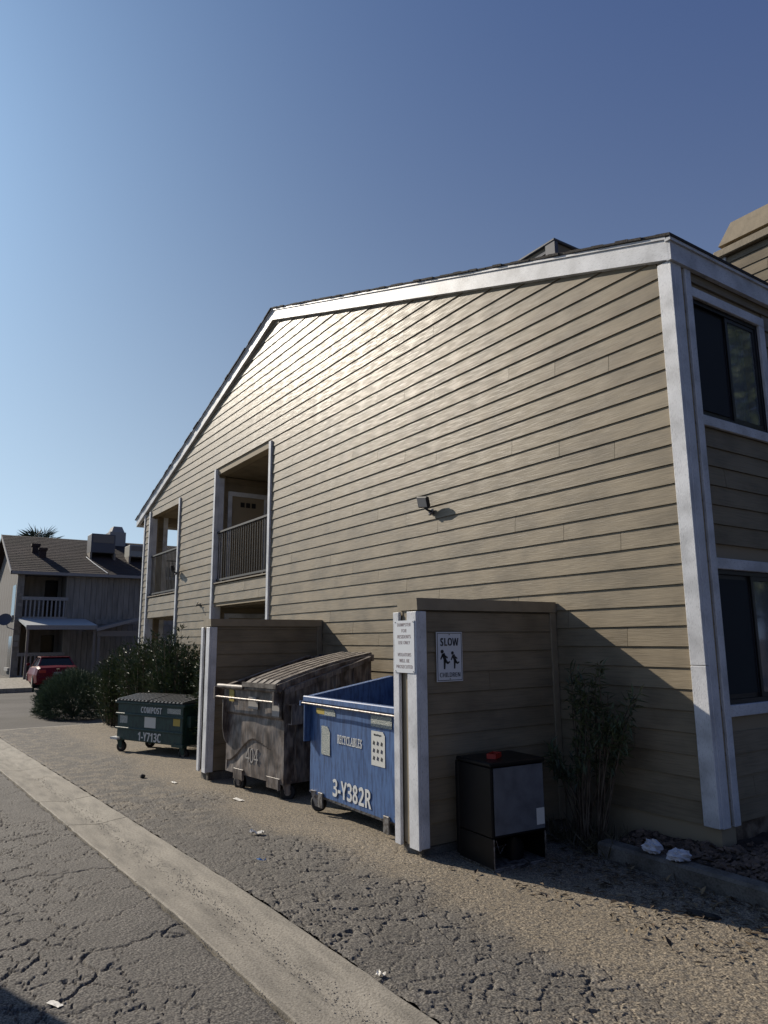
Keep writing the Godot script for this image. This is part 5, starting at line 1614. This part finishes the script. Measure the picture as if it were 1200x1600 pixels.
func wall_plant() -> void:
	# leggy oleander in the corner: long bare stems with tufts at their tips
	var O := thing("leggy_oleander", "leggy half-bare oleander in the dark corner behind the mini fridge", "shrub", Vector3(-3.98, 0.0, -4.60))
	var st := MB.new()
	var lf := MB.new()
	lf.colored = true
	for i in 34:
		var a := rng.randf_range(0, TAU)
		var b0 := Vector3(cos(a) * 0.10, 0.0, sin(a) * 0.07)
		var h := rng.randf_range(0.55, 1.42)
		var sp := rng.randf_range(0.05, 0.36)
		var tip := Vector3(cos(a) * sp + 0.10, h, sin(a) * sp * 0.45 + 0.03)
		if i % 5 == 0:
			tip = Vector3(0.42 + rng.randf_range(-0.06, 0.06), rng.randf_range(0.85, 1.22), rng.randf_range(-0.12, 0.12))
		if i % 9 == 1:
			tip = Vector3(-0.24, rng.randf_range(0.6, 0.72), 0.12)
		var mid := b0.lerp(tip, 0.55) + Vector3(rng.randf_range(-0.09, 0.09), 0.05, rng.randf_range(-0.05, 0.05))
		var p := []
		var r := []
		for k in 8:
			var t := k / 7.0
			p.append(b0.lerp(mid, t).lerp(mid.lerp(tip, t), t))
			r.append(lerpf(0.0085, 0.003, t))
		st.tube(p, r, 5, false)
		for k in 34:
			var t := rng.randf_range(0.70, 1.0)
			var o: Vector3 = b0.lerp(mid, t).lerp(mid.lerp(tip, t), t)
			var ax := (tip - mid).normalized()
			var d := (ax * rng.randf_range(-0.2, 0.9) + rnd_dir()).normalized()
			var g := rng.randf()
			lf.tint = Color(0.035, 0.048, 0.024).lerp(Color(0.10, 0.12, 0.055), g)
			lf.leaf(o + rnd_dir() * 0.03, d, Vector3.UP, rng.randf_range(0.06, 0.12), 0.0105)
	part(O, "stems", st, M.bark)
	part(O, "foliage", lf, M.oleander)
	# scrubby undergrowth at its foot
	var g := thing("dry_weeds", "tangle of dry dark weeds at the foot of the leggy oleander", "weeds", Vector3(-3.95, 0.0, -4.55))
	g.set_meta("kind", "stuff")
	var w := MB.new()
	w.colored = true
	for i in 380:
		var o := Vector3(rng.randf_range(-0.38, 0.42), 0.01, rng.randf_range(-0.22, 0.17))
		var d := (Vector3(0, rng.randf_range(0.2, 1.2), 0) + rnd_dir() * 0.8).normalized()
		d.y = absf(d.y)
		w.tint = Color(0.05, 0.045, 0.025).lerp(Color(0.12, 0.10, 0.06), rng.randf())
		w.leaf(o, d, rnd_dir(), rng.randf_range(0.06, 0.22), 0.006)
	part(g, "weed_blades", w, M.oleander)

func palm() -> void:
	var P := thing("palm_tree", "fan palm crown rising behind the brown shingle roof", "palm tree", Vector3(-62.0, 0.0, -8.35))
	var t := MB.new()
	t.tube([Vector3(0, -0.5, 0), Vector3(0.05, 5, 0), Vector3(0, 9.2, 0)], [0.32, 0.26, 0.22], 10)
	part(P, "trunk", t, M.bark)
	var c := MB.new()
	c.colored = true
	for i in 30:
		var a := rng.randf_range(0, TAU)
		var e := rng.randf_range(-0.35, 1.1)
		var d := Vector3(cos(a) * cos(e), sin(e), sin(a) * cos(e))
		var o := Vector3(0, 9.2, 0)
		var m := o + d * 0.9
		c.tint = Color(0.05, 0.07, 0.035)
		c.leaf(o, d, Vector3.UP, 1.0, 0.03)
		var s := d.cross(Vector3.UP).normalized()
		var u := s.cross(d).normalized()
		for k in 11:
			var f := (k - 5) / 5.0
			var q := (d * cos(f * 1.5) + s * sin(f * 1.5) + u * rng.randf_range(-0.12, 0.12)).normalized()
			c.tint = Color(0.035, 0.055, 0.028).lerp(Color(0.10, 0.12, 0.06), rng.randf())
			c.leaf(m, q, u, rng.randf_range(0.9, 1.3), 0.03)
	part(P, "crown", c, M.palm)

func plants() -> void:
	oleander("oleander_shrub", "leftmost tall oleander of the hedge behind the juniper", Vector3(-17.5, gy(-17.5), -4.28), 1.35, 0.50, 1.80, 110, 52, 0.08)
	oleander("oleander_shrub_001", "tallest oleander in the middle of the hedge below the far balcony", Vector3(-15.2, gy(-15.2), -4.30), 1.40, 0.50, 2.2, 120, 52, 0.12)
	oleander("oleander_shrub_002", "oleander with bare canes at the right end of the hedge behind the compost dumpster", Vector3(-13.25, gy(-13.25), -4.30), 0.95, 0.48, 2.15, 80, 46, 0.40)
	oleander("oleander_shrub_003", "oleander half hidden behind the enclosure wall next to the compost dumpster", Vector3(-10.6, gy(-10.6), -4.25), 1.15, 0.55, 1.75, 90, 50, 0.1)
	juniper()
	wall_plant()
	palm()

# ---------------------------------------------------------------- the red car
func red_car() -> void:
	var C := thing("red_car", "red car seen from behind parked in front of the grey building", "car", Vector3(-33.3, -0.27, -5.35), deg_to_rad(-3))
	# local: the car points to -x; half width along z
	var secs := []
	# x, lower y, shoulder y, half width low, half width shoulder
	for q in [[2.12, 0.34, 0.66, 0.62, 0.64], [2.05, 0.24, 0.86, 0.74, 0.72], [1.75, 0.20, 0.93, 0.80, 0.77], [1.2, 0.19, 0.92, 0.81, 0.78], [0.3, 0.18, 0.88, 0.81, 0.79], [-0.8, 0.18, 0.86, 0.81, 0.78], [-1.6, 0.20, 0.76, 0.80, 0.74], [-2.05, 0.24, 0.62, 0.72, 0.66], [-2.15, 0.32, 0.50, 0.58, 0.55]]:
		var ring := []
		var ym: float = lerpf(q[1], q[2], 0.55)
		var pts := [[-q[3] * 0.86, q[1]], [-q[3], q[1] + 0.07], [-q[3] - 0.03, ym], [-q[4], q[2] - 0.05], [-q[4] * 0.88, q[2]], [0.0, q[2] + 0.02], [q[4] * 0.88, q[2]], [q[4], q[2] - 0.05], [q[3] + 0.03, ym], [q[3], q[1] + 0.07], [q[3] * 0.86, q[1]]]
		for p in pts:
			ring.append(Vector3(q[0], p[1], p[0]))
		secs.append(ring)
	var b := MB.new()
	for i in secs.size() - 1:
		for j in secs[i].size():
			var j2: int = (j + 1) % secs[i].size()
			b.quad(secs[i][j], secs[i][j2], secs[i + 1][j2], secs[i + 1][j])
	for e in [0, secs.size() - 1]:
		for j in range(1, secs[e].size() - 1):
			b.tri(secs[e][0], secs[e][j], secs[e][j + 1])
	part(C, "body", b, M.carred)
	# cabin: dark glass between slim pillars, red roof
	var g := MB.new()
	var lo := [[1.62, 0.70], [-0.95, 0.70]]
	var hi := [[1.02, 0.54], [-0.25, 0.54]]
	var y0 := 0.88
	var y1 := 1.24
	g.hexa([Vector3(1.62, y0, -0.70), Vector3(1.62, y0, 0.70), Vector3(-0.95, y0, 0.70), Vector3(-0.95, y0, -0.70), Vector3(1.02, y1, -0.54), Vector3(1.02, y1, 0.54), Vector3(-0.25, y1, 0.54), Vector3(-0.25, y1, -0.54)])
	part(C, "greenhouse_glass", g, M.carglass)
	var rf := MB.new()
	rf.cbox(Vector3(-0.30, y1 - 0.005, -0.56), Vector3(1.06, y1 + 0.035, 0.56), 0.03)
	part(C, "roof", rf, M.carred)
	for s in [-1, 1]:
		var pl := MB.new()
		for q in [[1.66, 1.05, 0.09], [0.45, 0.42, 0.04], [-0.98, -0.28, 0.05]]:
			pl.hexa([Vector3(q[0], y0 - 0.02, s * 0.72), Vector3(q[0] - q[2] * 2.0, y0 - 0.02, s * 0.72), Vector3(q[0] - q[2] * 2.0, y0 - 0.02, s * 0.66), Vector3(q[0], y0 - 0.02, s * 0.66), Vector3(q[1], y1, s * 0.555), Vector3(q[1] - q[2], y1, s * 0.555), Vector3(q[1] - q[2], y1, s * 0.50), Vector3(q[1], y1, s * 0.50)])
		part(C, "pillars", pl, M.carred)
		for x in [1.32, -1.35]:
			var w := group_part(C, "wheel")
			var ty := MB.new()
			ty.tube([Vector3(x, 0.29, s * 0.66), Vector3(x, 0.29, s * 0.68), Vector3(x, 0.29, s * 0.83), Vector3(x, 0.29, s * 0.85)], [0.25, 0.29, 0.29, 0.26], 20)
			part(w, "tyre", ty, M.rubber)
			var rm := MB.new()
			rm.tube([Vector3(x, 0.29, s * 0.80), Vector3(x, 0.29, s * 0.862)], [0.18, 0.17], 14)
			part(w, "rim", rm, M.chrome)
		bx(C, "tail_light", Vector3(2.02, 0.66, s * 0.56 - 0.13), Vector3(2.125, 0.80, s * 0.56 + 0.13), M.red, 0.02)
		bx(C, "mirror", Vector3(-0.75, 0.90, s * 0.86 - 0.07), Vector3(-0.62, 1.0, s * 0.86 + 0.07), M.carred, 0.02)
	bx(C, "bumper", Vector3(2.06, 0.32, -0.70), Vector3(2.17, 0.52, 0.70), M.carred, 0.04)
	bx(C, "licence_plate", Vector3(2.10, 0.60, -0.15), Vector3(2.145, 0.70, 0.15), M.ntrim)
	bx(C, "badge", Vector3(2.06, 0.80, -0.06), Vector3(2.10, 0.84, 0.06), M.chrome)

# ---------------------------------------------------------------- litter
func scrap(called: String, label: String, cat: String, at: Vector3, l: float, w: float, turn: float, m: Material, crumple := 0.01) -> void:
	var o := thing(called, label, cat, at, turn)
	var b := MB.new()
	var n := 4
	var hgt := []
	for i in (n + 1) * (n + 1):
		hgt.append(rng.randf_range(0.002, 0.002 + crumple))
	for i in n:
		for j in n:
			var P := func(a: int, c: int) -> Vector3:
				return Vector3((float(a) / n - 0.5) * l + rng.randf_range(-0.001, 0.001), hgt[a * (n + 1) + c], (float(c) / n - 0.5) * w * (1.0 - 0.25 * float(a) / n))
			b.quad(P.call(i, j), P.call(i, j + 1), P.call(i + 1, j + 1), P.call(i + 1, j))
	part(o, "sheet", b, m)

func lump(o: Node3D, called: String, mid: Vector3, size: Vector3, sd: int, m: Material, amp := 0.35, freq := 1.6) -> void:
	var nz := noise(FastNoiseLite.TYPE_SIMPLEX, freq, sd, 3)
	var b := MB.new()
	var nu := 18
	var nv := 11
	var P := func(i: int, j: int) -> Vector3:
		var a := TAU * (i % nu) / nu
		var e := PI * (float(j) / nv - 0.5)
		var d := Vector3(cos(a) * cos(e), sin(e), sin(a) * cos(e))
		var r := 1.0 + amp * nz.get_noise_3dv(d * 1.3) + amp * 0.6 * absf(nz.get_noise_3dv(d * 3.5))
		var q := d * r * size
		q.y = maxf(q.y, -size.y * 0.75)
		return mid + q
	for i in nu:
		for j in nv:
			b.quad(P.call(i, j), P.call(i, j + 1), P.call(i + 1, j + 1), P.call(i + 1, j))
	part(o, called, b, m)

func litter() -> void:
	var p1 := thing("plastic_bag", "left of two crumpled white plastic bags lying on the kerb", "bag", Vector3(-3.29, 0.125, -4.44), 0.3, "white plastic bags on the kerb")
	lump(p1, "crumpled_film", Vector3(0, 0.045, 0), Vector3(0.06, 0.045, 0.045), 201, M.bag, 0.5, 1.7)
	var p2 := thing("plastic_bag_001", "right of two crumpled white plastic bags lying on the kerb", "bag", Vector3(-3.08, 0.125, -4.43), 0.9, "white plastic bags on the kerb")
	lump(p2, "crumpled_film", Vector3(0, 0.04, 0), Vector3(0.072, 0.036, 0.042), 205, M.bag, 0.5, 1.7)
	scrap("paper_scrap", "torn pale paper scrap on the sand before the brown dumpster", "paper", Vector3(-7.40, gy(-7.4) + 0.014, -3.10), 0.17, 0.07, 0.2, M.paper)
	scrap("paper_scrap_001", "crumpled pale paper scrap on the broken asphalt before the blue dumpster", "paper", Vector3(-5.92, gy(-5.92) + 0.016, -2.65), 0.13, 0.07, 0.5, M.paper, 0.03)
	scrap("blue_wrapper", "tiny blue wrapper on the cracked asphalt near the gutter", "wrapper", Vector3(-5.14, gy(-5.14) + 0.016, -2.345), 0.07, 0.03, 0.8, M.bluescrap, 0.02)
	scrap("paper_scrap_002", "small white scrap by the gutter edge in the foreground", "paper", Vector3(-3.1, 0.012, -2.05), 0.045, 0.03, 0.3, M.paper, 0.02)
	scrap("paper_scrap_003", "flat pale scrap on the asphalt lane at lower left", "paper", Vector3(-3.70, 0.014, -0.71), 0.085, 0.035, 0.4, M.paper, 0.004)
	scrap("paper_scrap_004", "small white scrap on the sand in front of the left enclosure wall", "paper", Vector3(-8.93, gy(-8.93) + 0.014, -2.9), 0.12, 0.05, 0.1, M.paper, 0.01)
	var dk := thing("black_rag", "black rag lying in the shade in front of the kerb", "rag", Vector3(-2.64, 0.008, -3.97), 0.4)
	lump(dk, "folded_cloth", Vector3(0, 0.014, 0), Vector3(0.085, 0.018, 0.028), 211, M.rubber, 0.5, 1.5)
	var stn := thing("dark_stone", "small dark stone on the asphalt left of the enclosure", "stone", Vector3(-9.58, gy(-9.58) + 0.012, -2.7))
	lump(stn, "stone_body", Vector3(0, 0.02, 0), Vector3(0.035, 0.025, 0.03), 213, M.rubber, 0.4, 1.2)
	# dead leaves, twigs and grit in the shaded corner
	var dl := MB.new()
	dl.colored = true
	for i in 900:
		var x := rng.randf_range(-3.9, -1.3)
		var z := -4.36 + absf(rng.randfn(0.0, 0.32))
		if i % 3 == 0:
			x = rng.randf_range(-4.4, -2.2)
			z = rng.randf_range(-4.85, -3.3) if x < -3.78 else rng.randf_range(-4.36, -3.4)
		if z > -2.9:
			continue
		var d := Vector3(rng.randf_range(-1, 1), rng.randf_range(0.0, 0.25), rng.randf_range(-1, 1)).normalized()
		var g := rng.randf()
		dl.tint = Color(0.05, 0.035, 0.022).lerp(Color(0.22, 0.16, 0.09), g * g)
		var l := rng.randf_range(0.02, 0.075)
		dl.leaf(Vector3(x, gy(x) + 0.024, z), d, Vector3.UP, l, l * rng.randf_range(0.08, 0.26))
	for i in 260:
		var x := rng.randf_range(-9.0, -1.5)
		var z := rng.randf_range(-3.4, -2.3)
		var d := Vector3(rng.randf_range(-1, 1), 0.1, rng.randf_range(-1, 1)).normalized()
		dl.tint = Color(0.08, 0.06, 0.04).lerp(Color(0.4, 0.34, 0.25), rng.randf())
		dl.leaf(Vector3(x, gy(x) + 0.024, z), d, Vector3.UP, rng.randf_range(0.01, 0.035), 0.006)
	var leaves := part(self, "leaf_litter", dl, M.deadleaf)
	leaves.set_meta("kind", "stuff")
	tag(leaves, "dead leaves and twigs scattered in the shaded corner by the kerb", "leaves")
	# grit washed along the valley of the gutter
	var gm := MultiMesh.new()
	gm.transform_format = MultiMesh.TRANSFORM_3D
	gm.use_colors = true
	var gr := MB.new()
	gr.hexa([Vector3(-0.5, -0.3, -0.4), Vector3(0.4, -0.3, -0.5), Vector3(0.5, -0.3, 0.4), Vector3(-0.4, -0.3, 0.45), Vector3(-0.3, 0.35, -0.25), Vector3(0.3, 0.3, -0.3), Vector3(0.35, 0.4, 0.25), Vector3(-0.3, 0.3, 0.3)])
	gm.mesh = gr.mesh()
	gm.instance_count = 4200
	for i in 4200:
		var x := -1.2 - 9.5 * pow(rng.randf(), 1.6)
		var f := 0.55 + rng.randfn(0.0, 0.09)
		if i % 9 == 0:
			f = rng.randf_range(0.05, 0.95)
		if i % 5 == 0:
			f = -0.02 if i % 10 == 0 else 1.02
			f += rng.randfn(0.0, 0.02)
		var z := lerpf(gut_l(x), gut_r(x), f)
		var y := gy(x) + 0.010 - 0.022 * (1.0 - absf(clampf(f, 0, 1) - 0.5) * 2.0) + 0.002
		var sc := 0.002 + 0.006 * pow(rng.randf(), 2.5)
		gm.set_instance_transform(i, Transform3D(Basis(Vector3.UP, rng.randf_range(0, TAU)) * Basis.from_scale(Vector3.ONE * sc), Vector3(x, y, z)))
		gm.set_instance_color(i, Color(0.17, 0.15, 0.125).lerp(Color(0.45, 0.41, 0.34), rng.randf()))
	var gi := MultiMeshInstance3D.new()
	gi.name = "gutter_grit"
	gi.multimesh = gm
	gi.material_override = M.mulch
	add_child(gi)
	gi.set_meta("kind", "stuff")
	tag(gi, "loose grit washed along the middle and edges of the concrete gutter", "grit")
	# bark chips on the raised bed
	var chip := MB.new()
	chip.hexa([Vector3(-0.5, -0.3, -0.35), Vector3(0.45, -0.3, -0.4), Vector3(0.5, -0.25, 0.35), Vector3(-0.42, -0.3, 0.4), Vector3(-0.38, 0.3, -0.25), Vector3(0.35, 0.35, -0.3), Vector3(0.4, 0.22, 0.25), Vector3(-0.3, 0.3, 0.3)])
	var mm := MultiMesh.new()
	mm.transform_format = MultiMesh.TRANSFORM_3D
	mm.use_colors = true
	mm.mesh = chip.mesh()
	mm.instance_count = 2600
	for i in 2600:
		var x := rng.randf_range(-3.65, -0.2)
		var z := -4.55 - absf(rng.randfn(0.0, 0.7))
		if x < -2.98 and z < -4.85:
			x = rng.randf_range(-2.97, -0.4)
		var y := 0.105 + 0.03 * n_mid.get_noise_2d(x * 2.0, z * 2.0) + 0.05 * smoothstep(-4.5, -4.9, z)
		var s := rng.randf_range(0.018, 0.05)
		var bs := Basis.from_euler(Vector3(rng.randf_range(-0.6, 0.6), rng.randf_range(0, TAU), rng.randf_range(-0.6, 0.6))) * Basis.from_scale(Vector3(s * 1.6, s * 0.6, s))
		mm.set_instance_transform(i, Transform3D(bs, Vector3(x, y, z)))
		mm.set_instance_color(i, Color(0.055, 0.038, 0.028).lerp(Color(0.16, 0.11, 0.08), rng.randf()))
	var mi := MultiMeshInstance3D.new()
	mi.name = "bark_mulch"
	mi.multimesh = mm
	mi.material_override = M.mulch
	add_child(mi)
	mi.set_meta("kind", "stuff")
	tag(mi, "brown bark mulch covering the raised bed by the building corner", "mulch")

# ---------------------------------------------------------------- unseen wall added left of the camera, shaped to shade the lane
func added_block_wall() -> void:
	var C := thing("added_block_wall", "unseen concrete block wall added beside the lane to cast the shadow at lower left", "wall", Vector3(-7.1, gy(-7.1), 0.56))
	for k in 13:
		var z := 0.0 if k % 2 == 0 else -0.2
		while z < 4.0:
			var z0 := maxf(z, 0.0)
			bx(C, "block", Vector3(-0.1, -0.1 + k * 0.2, z0 + 0.004), Vector3(0.1, 0.093 + k * 0.2, z + 0.396), M.block, 0.006)
			z += 0.4
	bx(C, "mortar", Vector3(-0.09, -0.15, 0.01), Vector3(0.09, 2.49, 4.0), M.kerb)
	bx(C, "coping", Vector3(-0.13, 2.494, -0.02), Vector3(0.13, 2.55, 4.02), M.block, 0.01)

# ---------------------------------------------------------------- trees behind the camera's right, mirrored in the side windows
func shade_trees() -> void:
	var st := MB.new()
	st.tube([Vector3(0, -0.2, 0), Vector3(0.1, 2.0, 0.05), Vector3(0, 4.2, 0.1), Vector3(0.1, 7.0, 0)], [0.24, 0.19, 0.14, 0.05], 10)
	for i in 9:
		var a := TAU * i / 9.0
		var y := 2.6 + 0.4 * i
		st.tube([Vector3(0.05, y, 0.05), Vector3(cos(a) * 1.1, y + 0.8, sin(a) * 1.1), Vector3(cos(a) * 2.1, y + 1.3, sin(a) * 2.1)], [0.08, 0.05, 0.02], 6, false)
	var lf := MB.new()
	lf.colored = true
	var clumps := []
	for i in 60:
		var d := rnd_dir()
		clumps.append(Vector3(d.x * 2.6, 6.0 + d.y * 3.2, d.z * 2.6) * Vector3(rng.randf_range(0.6, 1.0), 1.0, rng.randf_range(0.6, 1.0)))
	for i in 9000:
		var c: Vector3 = clumps[i % 60]
		var o := c + rnd_dir() * 0.85 * pow(rng.randf(), 0.5)
		lf.tint = Color(0.035, 0.06, 0.022).lerp(Color(0.09, 0.12, 0.045), rng.randf())
		lf.leaf(o, rnd_dir(), rnd_dir(), rng.randf_range(0.14, 0.28), 0.07)
	var stm := st.mesh()
	var lfm := lf.mesh()
	var at := [Vector3(4.5, 0, -18.5), Vector3(7.5, 0, -13.0), Vector3(1.0, 0, -24.0), Vector3(6.5, 0, -24.0)]
	var how := ["first", "second", "third", "fourth", "fifth", "sixth", "seventh"]
	for i in at.size():
		var t := thing("shade_tree" if i == 0 else "shade_tree_%03d" % i, "leafy tree mirrored in the side windows, %s from the window" % how[i], "tree", at[i], 1.3 * i, "trees mirrored in the side windows")
		t.scale = Vector3.ONE * [1.15, 1.0, 1.1, 0.95, 1.2, 1.0, 1.1][i]
		for q in [["trunk", stm, M.bark], ["crown", lfm, M.oleander]]:
			var o := MeshInstance3D.new()
			o.name = q[0]
			o.mesh = q[1]
			o.material_override = q[2]
			t.add_child(o, true)
